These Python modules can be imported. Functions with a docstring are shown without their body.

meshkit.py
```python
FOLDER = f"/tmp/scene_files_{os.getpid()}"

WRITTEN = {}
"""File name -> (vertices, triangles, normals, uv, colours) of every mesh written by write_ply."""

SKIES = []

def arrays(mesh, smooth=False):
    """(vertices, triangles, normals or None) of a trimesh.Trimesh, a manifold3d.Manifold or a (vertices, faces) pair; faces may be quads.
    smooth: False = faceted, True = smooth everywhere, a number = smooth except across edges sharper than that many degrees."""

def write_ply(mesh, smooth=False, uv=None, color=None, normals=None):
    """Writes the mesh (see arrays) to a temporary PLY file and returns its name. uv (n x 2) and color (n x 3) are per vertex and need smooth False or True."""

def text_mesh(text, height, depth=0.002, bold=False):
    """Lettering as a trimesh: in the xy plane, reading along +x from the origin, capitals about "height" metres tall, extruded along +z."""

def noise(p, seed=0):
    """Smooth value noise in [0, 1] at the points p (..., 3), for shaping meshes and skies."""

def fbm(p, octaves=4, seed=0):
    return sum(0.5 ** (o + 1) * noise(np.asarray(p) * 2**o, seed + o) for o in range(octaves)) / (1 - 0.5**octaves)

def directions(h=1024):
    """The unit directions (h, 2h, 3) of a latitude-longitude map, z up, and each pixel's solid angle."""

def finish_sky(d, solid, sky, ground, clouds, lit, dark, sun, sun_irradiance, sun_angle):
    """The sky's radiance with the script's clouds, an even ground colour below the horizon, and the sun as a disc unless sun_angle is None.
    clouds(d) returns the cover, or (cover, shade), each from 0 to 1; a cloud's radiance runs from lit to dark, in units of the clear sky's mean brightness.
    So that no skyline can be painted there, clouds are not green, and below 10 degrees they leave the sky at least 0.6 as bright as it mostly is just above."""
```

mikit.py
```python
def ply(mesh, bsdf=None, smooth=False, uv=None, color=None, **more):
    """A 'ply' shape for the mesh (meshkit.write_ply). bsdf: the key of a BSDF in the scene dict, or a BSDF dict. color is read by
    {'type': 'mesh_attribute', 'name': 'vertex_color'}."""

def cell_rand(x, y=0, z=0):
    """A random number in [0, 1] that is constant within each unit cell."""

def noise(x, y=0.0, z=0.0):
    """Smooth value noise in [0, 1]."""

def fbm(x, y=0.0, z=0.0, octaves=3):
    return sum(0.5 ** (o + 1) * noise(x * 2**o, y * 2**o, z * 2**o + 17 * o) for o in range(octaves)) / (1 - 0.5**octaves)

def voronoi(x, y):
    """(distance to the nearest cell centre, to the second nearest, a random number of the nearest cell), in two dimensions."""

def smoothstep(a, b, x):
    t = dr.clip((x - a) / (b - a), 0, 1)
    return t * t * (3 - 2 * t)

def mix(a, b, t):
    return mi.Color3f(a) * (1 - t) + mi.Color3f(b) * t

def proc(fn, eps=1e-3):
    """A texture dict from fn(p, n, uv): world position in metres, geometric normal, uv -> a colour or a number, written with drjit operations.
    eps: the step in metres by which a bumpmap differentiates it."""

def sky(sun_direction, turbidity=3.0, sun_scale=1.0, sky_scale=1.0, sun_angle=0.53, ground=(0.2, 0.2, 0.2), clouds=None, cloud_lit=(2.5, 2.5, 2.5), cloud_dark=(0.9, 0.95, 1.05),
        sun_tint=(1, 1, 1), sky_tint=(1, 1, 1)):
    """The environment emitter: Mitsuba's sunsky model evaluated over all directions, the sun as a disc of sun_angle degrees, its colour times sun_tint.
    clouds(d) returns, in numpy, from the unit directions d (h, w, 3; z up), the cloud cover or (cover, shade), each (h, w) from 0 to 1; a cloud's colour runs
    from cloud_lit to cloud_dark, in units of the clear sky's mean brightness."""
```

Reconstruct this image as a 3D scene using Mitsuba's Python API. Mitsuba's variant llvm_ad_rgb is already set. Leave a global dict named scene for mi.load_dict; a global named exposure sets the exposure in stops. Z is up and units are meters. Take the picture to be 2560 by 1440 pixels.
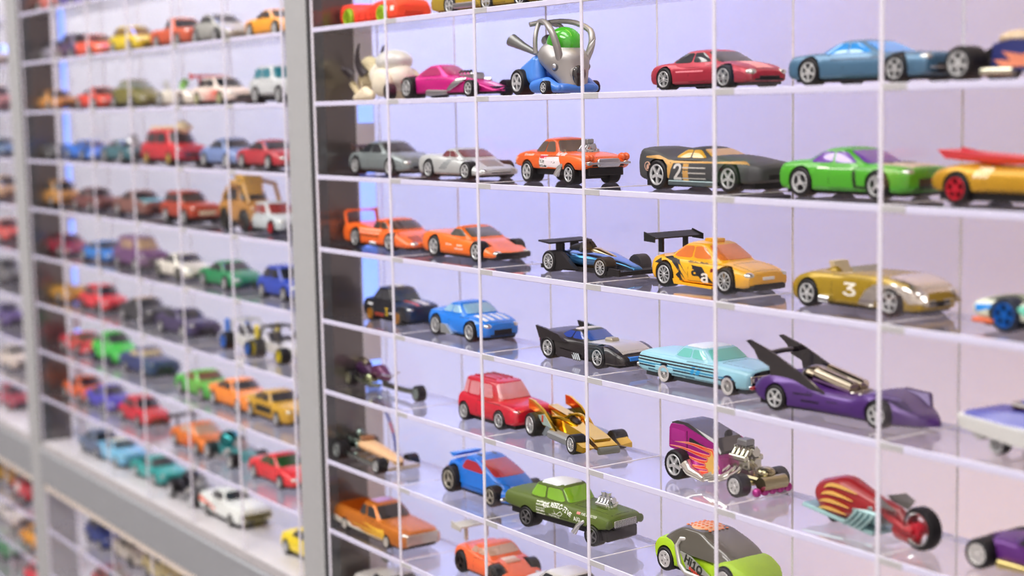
import math, random
import numpy as np, trimesh, manifold3d
from shapely import affinity
from shapely.geometry import Polygon, box as sbox, Point
from shapely.ops import unary_union
import drjit as dr
import mitsuba as mi, mikit, meshkit

T = mi.ScalarTransform4f
U = 0.1                     # one column of the display case = 0.1 m; everything below is laid out in columns
scene, labels = {'type': 'scene'}, {}
rng = random.Random(7)

# ------------------------------------------------------------------ camera, light, exposure
CAM_R = np.array([[0.562332565798358, 0.8266755524565971, -0.019738703432984117],
                  [0.08501626114208938, -0.08154188374579424, -0.993037338943812],
                  [-0.8225292218420299, 0.5567391239761826, -0.11613452135423491]])   # rows: right, down, forward
CAM_C, FPX = np.array([9.298542228893956, -4.721298721446636, -0.5444459811470391]), 3832.7325444933317
_m = np.eye(4)
_m[:3, 0], _m[:3, 1], _m[:3, 2], _m[:3, 3] = -CAM_R[0], -CAM_R[1], CAM_R[2], CAM_C * U
scene['camera'] = {'type': 'thinlens', 'fov': math.degrees(2 * math.atan(1280 / FPX)), 'fov_axis': 'x', 'aperture_radius': 0.0043,
                   'focus_distance': 8.05 * U, 'near_clip': 0.02, 'far_clip': 50.0, 'to_world': T(_m.tolist())}
exposure = -0.88

CEIL = 13.0                 # ceiling height, columns
LAMPS = [  # name, (x0,x1,y0,y1) on the ceiling, radiance
    ('ceiling_lamp', (-14, -2, -14, -8), (16.5, 15.9, 15.4)),
    ('ceiling_lamp', (2, 14, -14, -8), (16.5, 15.9, 15.4)),
    ('ceiling_lamp', (-16, -4, -5, -1), (15.5, 14.9, 14.4)),
    ('ceiling_lamp', (0, 12, -5, -1), (15.5, 14.9, 14.4)),
]
WASH = [  # light bars between the cases and the wall behind them: (x0, x1), y, z, direction (y, z), radiance, label
    ((-34, -11), 1.6, 4.3, (.8, -.6), (27, 28.5, 29), 'pinkish white light bar high behind the far display case'),
    ((-10.5, -4.0), 1.6, 4.3, (.72, -.69), (26, 36, 94), 'lavender light bar high behind the middle of the cases'),
    ((-1, 6), 1.6, 4.3, (.8, -.6), (18, 12.5, 3), 'pink light bar high behind the near display case'),
    ((-1.5, 4.0), 1.6, -7.5, (.9, .43), (26, 11.5, 0.2), 'peach light bar low behind the near display case'),
    ((-34, -6), 1.6, -9.0, (.8, .6), (2.6, 3.2, 4.2), 'pale light bar low behind the far display case'),
    ((-12, -5), 1.6, -7.5, (.9, .43), (3.5, 4.2, 10), 'faint lavender light bar low behind the middle of the cases'),
    ((-34, 6), 1.6, 4.9, (.75, .66), (20, 16, 12.5), 'long warm light bar shining up behind the cases'),
]
LED_BLUE = (0.32, 0.85, 3.2)

# ------------------------------------------------------------------ materials (colour comes with each mesh)
PALETTE = []               # every mesh names its plain colour by the number it carries as u


def paint_colour(p, n, uv):
    return dr.gather(mi.Color3f, mi.Color3f(*[mi.Float([c[k] for c in PALETTE]) for k in range(3)]), mi.UInt32(uv.x))


VC = mikit.proc(paint_colour)


def mat(key, **kw):
    scene[key] = {'type': 'twosided', 'bsdf': {'type': 'principled', 'base_color': VC, **kw}}


mat('paint', roughness=0.28, specular=0.5, clearcoat=1.0, clearcoat_gloss=0.96)
mat('pearl', roughness=0.32, metallic=0.35, specular=0.5, clearcoat=1.0, clearcoat_gloss=0.95)
mat('satin', roughness=0.5, specular=0.4)
mat('decal', roughness=0.4, specular=0.4)
mat('chrome', roughness=0.16, metallic=1.0)
mat('cast', roughness=0.42, metallic=0.75)
mat('rubber', roughness=0.5, specular=0.35)
mat('window', roughness=0.06, specular=0.7, clearcoat=1.0, clearcoat_gloss=1.0)
mat('wall', roughness=0.9, specular=0.1)
mat('frost', roughness=0.35, specular=0.5)
mat('alu', roughness=0.5, metallic=0.15, specular=0.5)
mat('darkmetal', roughness=0.3, metallic=0.8)
mat('rim', roughness=0.36, metallic=0.65, specular=0.5)
scene['acrylic'] = {'type': 'thindielectric', 'int_ior': 1.32, 'ext_ior': 1.0}
scene['tint'] = {'type': 'thindielectric', 'int_ior': 1.5, 'ext_ior': 1.0, 'specular_transmittance': {'type': 'rgb', 'value': [0.2, 0.85, 0.12]}}
CHROME, RUB, BLK, SIL, WHT = '#d9dcde', '#141316', '#17161a', '#b9bdc0', '#ecebea'


def lin(c):
    if isinstance(c, str):
        v = np.array([int(c[i:i + 2], 16) for i in (1, 3, 5)]) / 255.0
        return np.where(v < 0.04045, v / 12.92, ((v + 0.055) / 1.055) ** 2.4)
    return np.asarray(c, float)


# ------------------------------------------------------------------ scene bookkeeping
used = {}


def numbered(name):
    k = used.get(name, 0)
    used[name] = k + 1
    return name if k == 0 else f'{name}_{k:03d}'


def tag(key, label=None, cat=None, group=None, kind=None):
    d = labels.setdefault(key, {})
    for a, b in (('label', label), ('category', cat), ('group', group), ('kind', kind)):
        if b:
            d[a] = b


def shape(mesh, m, col='#ffffff', smooth=35, **more):
    """ply dict; vertices already in metres"""
    if smooth and smooth is not True:
        mesh = trimesh.graph.smooth_shade(mesh, angle=math.radians(smooth), facet_minarea=None)
    c = tuple(round(float(x), 4) for x in lin(col))
    if c not in PALETTE:
        PALETTE.append(c)
    uv = np.tile([PALETTE.index(c) + 0.5, 0.5], (len(mesh.vertices), 1))
    return mikit.ply(mesh, m, smooth=bool(smooth), uv=uv, **more)


def put(name, mesh, m, col='#ffffff', smooth=False, parent=None, label=None, cat=None, group=None, kind=None, **more):
    key = numbered((parent + '__' if parent else '') + name)
    mesh = mesh.copy()
    mesh.apply_scale(U)
    scene[key] = shape(mesh, m, col, smooth, **more)
    if label or kind or cat or group:
        tag(key, label, cat, group, kind)
    return key


# ------------------------------------------------------------------ mesh tools (columns)
def TM(v, f):
    return trimesh.Trimesh(np.asarray(v, float), np.asarray(f), process=False)


def cat_(ms):
    return trimesh.util.concatenate([m for m in ms if m is not None])


def hullp(pts):
    return trimesh.convex.convex_hull(np.asarray(pts, float))


def bx(x0, x1, y0, y1, z0, z1, b=0.0):
    """box with chamfered edges"""
    if b <= 0:
        m = trimesh.creation.box((x1 - x0, y1 - y0, z1 - z0))
        m.apply_translation(((x0 + x1) / 2, (y0 + y1) / 2, (z0 + z1) / 2))
        return m
    P = []
    for X, sx in ((x0, 1), (x1, -1)):
        for Y, sy in ((y0, 1), (y1, -1)):
            for Z, sz in ((z0, 1), (z1, -1)):
                P += [(X, Y + sy * b, Z + sz * b), (X + sx * b, Y, Z + sz * b), (X + sx * b, Y + sy * b, Z)]
    return hullp(P)


def ell(c, r, sub=3, rot=None):
    m = trimesh.creation.icosphere(subdivisions=sub)
    m.apply_scale(np.broadcast_to(r, 3))
    if rot:
        m.apply_transform(trimesh.transformations.rotation_matrix(math.radians(rot[0]), rot[1]))
    m.apply_translation(c)
    return m


_ico = trimesh.creation.icosphere(subdivisions=2)


def blob(*balls):
    """convex hull of balls (x,y,z,r)"""
    return hullp(np.vstack([_ico.vertices * b[3] + b[:3] for b in balls]))


def lathe(prof, n=32):
    """profile (r, y) revolved round the y axis"""
    prof = np.asarray(prof, float)
    a = np.arange(n) * 2 * np.pi / n
    k = len(prof)
    v = np.stack([prof[:, 0][None] * np.cos(a)[:, None], np.broadcast_to(prof[:, 1], (n, k)), prof[:, 0][None] * np.sin(a)[:, None]], -1).reshape(-1, 3)
    f = []
    for i in range(n):
        for j in range(k - 1):
            p, q = i * k + j, ((i + 1) % n) * k + j
            f += [(p, p + 1, q + 1), (p, q + 1, q)]
    m = trimesh.Trimesh(v, f, process=True)
    m.update_faces(m.nondegenerate_faces())
    if m.volume < 0:
        m.invert()
    return m


def tube(path, r, n=10):
    path = np.asarray(path, float)
    r = np.broadcast_to(r, len(path))
    t = np.gradient(path, axis=0)
    t /= np.linalg.norm(t, axis=1, keepdims=True)
    up = np.array([0, 0, 1.0]) if abs(t[0][2]) < 0.8 else np.array([0, 1.0, 0])
    a = np.cross(t, up)
    a /= np.linalg.norm(a, axis=1, keepdims=True)
    b = np.cross(t, a)
    an = np.arange(n) * 2 * np.pi / n
    v = (path[:, None] + r[:, None, None] * (np.cos(an)[None, :, None] * a[:, None] + np.sin(an)[None, :, None] * b[:, None])).reshape(-1, 3)
    f = []
    for i in range(len(path) - 1):
        for j in range(n):
            p, q = i * n + j, i * n + (j + 1) % n
            f += [(p, q, q + n), (p, q + n, p + n)]
    v = np.vstack([v, path[0], path[-1]])
    e = (len(path) - 1) * n
    for j in range(n):
        f += [(len(v) - 2, (j + 1) % n, j), (len(v) - 1, e + j, e + (j + 1) % n)]
    m = TM(v, f)
    if m.volume < 0:
        m.invert()
    return m


def arc(p0, p1, p2, n=10):
    """quadratic Bezier"""
    t = np.linspace(0, 1, n)[:, None]
    return (1 - t) ** 2 * np.array(p0, float) + 2 * t * (1 - t) * np.array(p1, float) + t ** 2 * np.array(p2, float)


def cyl(p0, p1, r, n=16):
    return tube([p0, p1], r, n)


def side_poly(pts, y0, y1, b=0.0):
    """polygon in x-z pulled from y0 to y1"""
    p = Polygon(pts).buffer(0)
    if b:
        p = p.buffer(-b).buffer(b)
    m = trimesh.creation.extrude_polygon(p, abs(y1 - y0), engine='earcut')
    v = m.vertices.copy()
    m.vertices = np.stack([v[:, 0], min(y0, y1) + v[:, 2], v[:, 1]], -1)
    m.invert()
    return m


def top_poly(pts, z0, z1, b=0.0):
    p = pts if isinstance(pts, Polygon) else Polygon(pts).buffer(0)
    if b:
        p = p.buffer(-b).buffer(b)
    m = trimesh.creation.extrude_polygon(p, z1 - z0, engine='earcut')
    m.apply_translation((0, 0, z0))
    return m


def grid_solid(V, closed_u=True):
    """V (n sections, m points round): closed loft with fans at the ends"""
    n, m = V.shape[:2]
    f = []
    for i in range(n - 1):
        for j in range(m):
            p, q = i * m + j, i * m + (j + 1) % m
            f += [(p, q, q + m), (p, q + m, p + m)]
    v = np.vstack([V.reshape(-1, 3), V[0].mean(0), V[-1].mean(0)])
    e = (n - 1) * m
    for j in range(m):
        f += [(n * m, (j + 1) % m, j), (n * m + 1, e + j, e + (j + 1) % m)]
    me = trimesh.Trimesh(v, f, process=True)
    me.update_faces(me.nondegenerate_faces())
    if me.volume < 0:
        me.invert()
    return me


def minus(m, cutters):
    try:
        a = manifold3d.Manifold(manifold3d.Mesh(np.asarray(m.vertices, np.float32), np.asarray(m.faces, np.uint32)))
        if a.is_empty():
            return m
        for c in cutters:
            a = a - manifold3d.Manifold(manifold3d.Mesh(np.asarray(c.vertices, np.float32), np.asarray(c.faces, np.uint32)))
        o = a.to_mesh()
        if len(o.tri_verts) < 8:
            return m
        return trimesh.Trimesh(np.asarray(o.vert_properties[:, :3], float), np.asarray(o.tri_verts), process=True)
    except Exception:
        return m


def subdiv(m, e):
    v, f = trimesh.remesh.subdivide_to_size(m.vertices, m.faces, e, max_iter=6)
    return trimesh.Trimesh(v, f, process=True)


def pch(pts):
    """smooth curve through (x, value) points (monotone cubic)"""
    from scipy.interpolate import PchipInterpolator
    p = np.asarray(pts, float)
    g = PchipInterpolator(p[:, 0], p[:, 1])
    return lambda x: g(np.clip(x, p[0, 0], p[-1, 0]))


# ------------------------------------------------------------------ wheels
WHEEL = {}
TYRE = [(0, .16), (.66, .16), (.70, .0), (.90, -.02), (.97, .04), (1, .12), (1, .9), (.94, 1), (0, 1)]


def rim_mesh(kind):
    ms = [lathe([(.58, .06), (.62, -.015), (.70, -.02), (.735, .02), (.70, .14), (.6, .14), (.58, .06)], 32)]
    hub = lathe([(0, -.015), (.11, -.015), (.15, .03), (.15, .15), (0, .15)], 16)

    def spoke(a, w0, w1, r0=.08, r1=.66, tilt=0.0):
        m = hullp([(r0, y, s * w0) for y in (.0, .13) for s in (-1, 1)] + [(r1, y, s * w1) for y in (.0, .13) for s in (-1, 1)])
        m.apply_transform(trimesh.transformations.rotation_matrix(tilt, (0, 1, 0), (.4, 0, 0)))
        m.apply_transform(trimesh.transformations.rotation_matrix(a, (0, 1, 0)))
        return m
    tau = 2 * math.pi
    if kind == 'five':
        ms += [spoke(tau * k / 5 + .3, .11, .085) for k in range(5)]
    elif kind == 'ten':
        ms += [spoke(tau * k / 10, .03, .045) for k in range(10)]
    elif kind == 'pairs':
        for k in range(5):
            for s in (-1, 1):
                m = hullp([(r, y, s * (o + d)) for r, o in ((.1, .07), (.66, .1)) for y in (.0, .13) for d in (-.035, .035)])
                m.apply_transform(trimesh.transformations.rotation_matrix(tau * k / 5 + .25, (0, 1, 0)))
                ms.append(m)
    elif kind == 'three':
        for k in range(3):
            a = tau * k / 3 + .35
            ms.append(spoke(a, .13, .08, 0, .38))
            for s in (-1, 1):
                m = hullp([(.3, y, d) for y in (.0, .13) for d in (-.07, .07)] + [(.64, y, s * .24 + d) for y in (.0, .13) for d in (-.06, .06)])
                m.apply_transform(trimesh.transformations.rotation_matrix(a, (0, 1, 0)))
                ms.append(m)
    elif kind == 'disc':
        d = Point(0, 0).buffer(.62, 24)
        for k in range(5):
            d = d.difference(Point(.38 * math.cos(tau * k / 5), .38 * math.sin(tau * k / 5)).buffer(.085, 6))
        m = trimesh.creation.extrude_polygon(d, .12, engine='earcut')
        m.vertices = np.stack([m.vertices[:, 0], .13 - m.vertices[:, 2], m.vertices[:, 1]], -1)
        ms.append(m)
    elif kind == 'lace':
        ms += [spoke(tau * k / 18, .012, .02, tilt=.12 * (-1) ** k) for k in range(18)]
        ms.append(lathe([(.70, -.03), (.9, -.035), (.9, -.01), (.70, -.01), (.70, -.03)], 32))
    return cat_(ms + [hub])


def wheel_part(what, kind, col):
    k = (what, kind, col)
    if k not in WHEEL:
        if what == 'tyre':
            WHEEL[k] = shape(lathe(TYRE, 36), 'rubber', col, 30)
        else:
            WHEEL[k] = shape(rim_mesh(kind), 'rim', col, 30)
    return WHEEL[k]


def pix_x(px, Y, z):
    """column coordinate X of the point at depth Y and height z that shows at picture column px"""
    y = 700.0
    for _ in range(4):
        d = CAM_R.T @ np.array([(px - 1280) / FPX, (y - 720) / FPX, 1])
        X = CAM_C[0] + d[0] * (Y - CAM_C[1]) / d[1]
        q = CAM_R @ (np.array([X, Y, z]) - CAM_C)
        y = 720 + FPX * q[1] / q[2]
    return X


ROW_H, SHELF_T, DEPTH = 0.4875, 0.031, 0.49


def floor_z(row):
    return -ROW_H * row + SHELF_T / 2 if row < 9 else -4.83 - ROW_H * (row - 9) + SHELF_T / 2
# ------------------------------------------------------------------ toy vehicles
class Toy:
    """one thing: parts in car space (x forward from the rear axle, y left, z up from the shelf), written to the scene at its place"""

    def __init__(self, name, label, cat, pos, rot=0.0, group=None):
        self.key = numbered(name)
        self.M = trimesh.transformations.translation_matrix(pos) @ trimesh.transformations.rotation_matrix(math.radians(rot), (0, 0, 1))
        tag(self.key, label, cat, group)

    def add(self, part, mesh, m='paint', col='#888888', smooth=35, sub=None, label=None):
        mesh = mesh.copy()
        mesh.apply_transform(self.M)
        mesh.apply_scale(U)
        key = numbered((sub or self.key) + '__' + part)
        scene[key] = shape(mesh, m, col, smooth)
        if label:
            labels[key] = {'label': label}
        return key

    def both(self, part, fn, m='paint', col='#888888', smooth=35, label=None):
        for s in (-1, 1):
            self.add(part, fn(s), m, col, smooth, label=label)

    def wheel(self, x, y, z, r, w, kind='five', rim=CHROME, tyre=RUB):
        """outer face of the wheel at y"""
        m = self.M @ trimesh.transformations.translation_matrix((x, y, z))
        if y > 0:
            m = m @ trimesh.transformations.rotation_matrix(math.pi, (0, 0, 1))
        m = m @ np.diag([r, w, r, 1.0])
        m[:3] *= U
        key = numbered(self.key + '__wheel')
        scene[key] = {**wheel_part('tyre', '', tyre), 'to_world': T(m.tolist())}
        scene[key + '__rim'] = {**wheel_part('rim', kind, rim), 'to_world': T(m.tolist())}


# lengths in columns; x as a fraction of the length L from the tail, heights as a fraction of H
ARCH = {
    'coupe': dict(L=.72, W=.155, H=.195, ar=.19, af=.79, r=(.057, .055), top=[(0, .54), (.05, .61), (.2, .66), (.4, .62), (.7, .63), (.85, .56), (.95, .45), (1, .36)],
                  plan=[(0, .80), (.07, .95), (.2, 1), (.45, .96), (.75, 1), (.9, .92), (.97, .78), (1, .6)], cab=(.15, .40, .54, .76)),
    'muscle': dict(L=.76, W=.155, H=.20, ar=.2, af=.79, r=(.058, .056), top=[(0, .58), (.05, .66), (.25, .69), (.45, .64), (.7, .64), (.95, .6), (1, .55)],
                   plan=[(0, .86), (.05, .97), (.25, 1), (.5, .97), (.8, 1), (.95, .97), (1, .88)], cab=(.10, .34, .52, .66)),
    'wedge': dict(L=.72, W=.16, H=.17, ar=.2, af=.79, r=(.058, .054), top=[(0, .70), (.08, .74), (.25, .74), (.5, .66), (.75, .56), (.92, .36), (1, .26)],
                  plan=[(0, .90), (.06, .98), (.25, 1), (.75, .98), (.92, .93), (1, .72)], cab=(.2, .40, .52, .82)),
    'sedan': dict(L=.70, W=.15, H=.215, ar=.2, af=.80, r=(.053, .053), top=[(0, .54), (.06, .6), (.25, .61), (.7, .59), (.92, .55), (1, .48)],
                  plan=[(0, .88), (.05, .97), (.25, 1), (.75, 1), (.95, .95), (1, .85)], cab=(.12, .27, .53, .68)),
    'hatch': dict(L=.62, W=.15, H=.215, ar=.19, af=.79, r=(.055, .055), top=[(0, .58), (.06, .62), (.25, .61), (.7, .57), (.92, .5), (1, .42)],
                  plan=[(0, .86), (.06, .97), (.25, 1), (.75, 1), (.95, .92), (1, .8)], cab=(.02, .16, .52, .74)),
    'van': dict(L=.66, W=.155, H=.25, ar=.18, af=.80, r=(.055, .055), top=[(0, .56), (.04, .6), (.3, .58), (.8, .54), (.95, .5), (1, .44)],
                plan=[(0, .92), (.04, .98), (.25, 1), (.75, 1), (.96, .97), (1, .88)], cab=(.0, .03, .66, .80)),
    'pickup': dict(L=.78, W=.155, H=.21, ar=.21, af=.79, r=(.056, .056), top=[(0, .56), (.04, .6), (.35, .6), (.6, .6), (.92, .56), (1, .52)],
                   plan=[(0, .93), (.03, .98), (.25, 1), (.75, 1), (.96, .96), (1, .88)], cab=(.36, .40, .54, .66), bed=(.05, .34)),
    'suv': dict(L=.66, W=.155, H=.25, ar=.2, af=.8, r=(.064, .064), zb=.2, top=[(0, .6), (.05, .63), (.3, .62), (.75, .6), (.95, .56), (1, .52)],
                plan=[(0, .92), (.04, .98), (.25, 1), (.75, 1), (.96, .96), (1, .88)], cab=(.0, .05, .5, .64)),
    'classic': dict(L=.80, W=.155, H=.20, ar=.23, af=.79, r=(.052, .052), top=[(0, .62), (.05, .66), (.3, .67), (.65, .66), (.93, .63), (1, .6)],
                    plan=[(0, .9), (.03, .97), (.25, 1), (.75, 1), (.97, .98), (1, .94)], cab=(.22, .33, .53, .64)),
    'roadster': dict(L=.74, W=.155, H=.16, ar=.2, af=.79, r=(.058, .056), top=[(0, .66), (.06, .8), (.2, .9), (.38, .84), (.6, .84), (.8, .86), (.93, .7), (1, .5)],
                     plan=[(0, .78), (.08, .95), (.22, 1), (.45, .95), (.75, 1), (.9, .94), (1, .66)], cab=None),
    'blob': dict(L=.66, W=.155, H=.24, ar=.19, af=.78, r=(.062, .056), top=[(0, .5), (.06, .62), (.25, .68), (.6, .6), (.85, .5), (1, .32)],
                 plan=[(0, .7), (.1, .95), (.3, 1), (.7, .98), (.9, .86), (1, .55)], cab=(.04, .28, .46, .86)),
}


def decal(toy, part, poly, surf, m, col, th=.0016, e=.03, sub=None, label=None, smooth=30):
    """flat shapes (shapely, or an extruded lettering mesh) laid on a surface: surf(a, b) -> (points, normals)"""
    meshes = []
    if isinstance(poly, trimesh.Trimesh):
        meshes = [poly]
    else:
        for g in getattr(poly, 'geoms', [poly]):
            if not g.is_empty and g.geom_type == 'Polygon' and g.area > 1e-7:
                meshes.append(trimesh.creation.extrude_polygon(g, 1.0, engine='earcut'))
    if not meshes:
        return None
    q = cat_(meshes)
    if e:
        q = subdiv(TM(q.vertices * [1, 1, 1e-4], q.faces), e)
        q.vertices = q.vertices * [1, 1, 1e4]
    h = np.where(q.vertices[:, 2] > q.vertices[:, 2].mean(), 1.0, -1.0)
    p, n = surf(q.vertices[:, 0], q.vertices[:, 1])
    v = p + n * (h * th)[:, None]
    o = TM(v, q.faces)
    if o.volume < 0:
        o.invert()
    return toy.add(part, o, m, col, smooth, sub=sub, label=label)


def rrect(a0, b0, a1, b1, r=.1, skew=(0, 0), n=4):
    """rounded quadrilateral in surface space; skew moves the top corners (left, right) along a"""
    p = Polygon([(a0, b0), (a1, b0), (a1 + skew[1], b1), (a0 + skew[0], b1)])
    d = r * min(abs(a1 - a0), abs(b1 - b0))
    return p.buffer(-d, quad_segs=n).buffer(d, quad_segs=n)


def word(text, height, x, z, slant=0.0, bold=True, width=1.0, rise=0.0):
    m = meshkit.text_mesh(text, height, depth=1.0, bold=bold)
    v = m.vertices.copy()
    v[:, 0] = v[:, 0] * width + v[:, 1] * slant
    v[:, 1] += v[:, 0] * rise
    v[:, 0] += x
    v[:, 1] += z
    return TM(v, m.faces)


class Shell:
    """the body of a car as a loft"""

    def __init__(s, A):
        s.A, H, L = A, A['H'], A['L']
        s.x0 = -A['ar'] * L
        s.top, s.plan = pch(A['top']), pch(A['plan'])
        zb = A.get('zb', .14)
        s.bot = pch(A.get('bot', [(0, zb + .10), (.07, zb), (.93, zb), (1, zb + .06)]))
        s.crown, s.tuck, s.hip = A.get('crown', .05), A.get('tuck', .9), A.get('hip', .55)

    def section(s, t):
        A, H = s.A, s.A['H']
        w, zt, zb = s.plan(t) * A['W'], s.top(t) * H, s.bot(t) * H
        h = np.maximum(zt - zb, .012)
        wt, c = w * s.tuck, s.crown * H
        k = s.hip
        y = np.stack([w * .0, w * .80, w * .955, w * .985, w, w * (1 + s.tuck) / 2 * 1.005, wt, wt * .965, wt * .9, wt * .55, w * 0], -1)
        z = np.stack([zb, zb, zb + .06 * h, zb + .2 * h, zb + k * h, zb + (k + (1 - k) * .6) * h, zb + .93 * h, zb + .985 * h, zt + .25 * c, zt + .85 * c, zt + c], -1)
        return y, z

    def mesh(s, n=44):
        # more stations towards the ends, which are rounded
        t = .5 - .5 * np.cos(np.linspace(0, math.pi, n))
        t = .75 * t + .25 * np.linspace(0, 1, n)
        y, z = s.section(t)
        zm = z.mean(1, keepdims=True)
        for i, f in ((0, .86), (1, .96), (n - 1, .86), (n - 2, .96)):
            y[i] *= f
            z[i] = zm[i] + (z[i] - zm[i]) * f
        x = s.x0 + t * s.A['L']
        V = np.concatenate([np.stack([np.broadcast_to(x[:, None], y.shape), -y, z], -1), np.stack([np.broadcast_to(x[:, None], y.shape), y, z], -1)[:, -2:0:-1]], 1)
        return grid_solid(V)

    def side(s, sgn=-1):
        def f(x, z):
            y_, z_ = s.section(np.clip((x - s.x0) / s.A['L'], 0, 1))
            y = np.array([np.interp(zz, a[1:9], b[1:9]) for zz, a, b in zip(z, z_, y_)])
            n = np.tile([0, sgn, 0.12], (len(x), 1))
            return np.stack([x, sgn * y, z], -1), n
        return f

    def deck(s):
        def f(x, y):
            y_, z_ = s.section(np.clip((x - s.x0) / s.A['L'], 0, 1))
            z = np.array([np.interp(abs(yy), b[:5:-1], a[:5:-1]) for yy, a, b in zip(y, z_, y_)])
            return np.stack([x, y, z], -1), np.tile([0, 0, 1.0], (len(x), 1))
        return f


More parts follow.
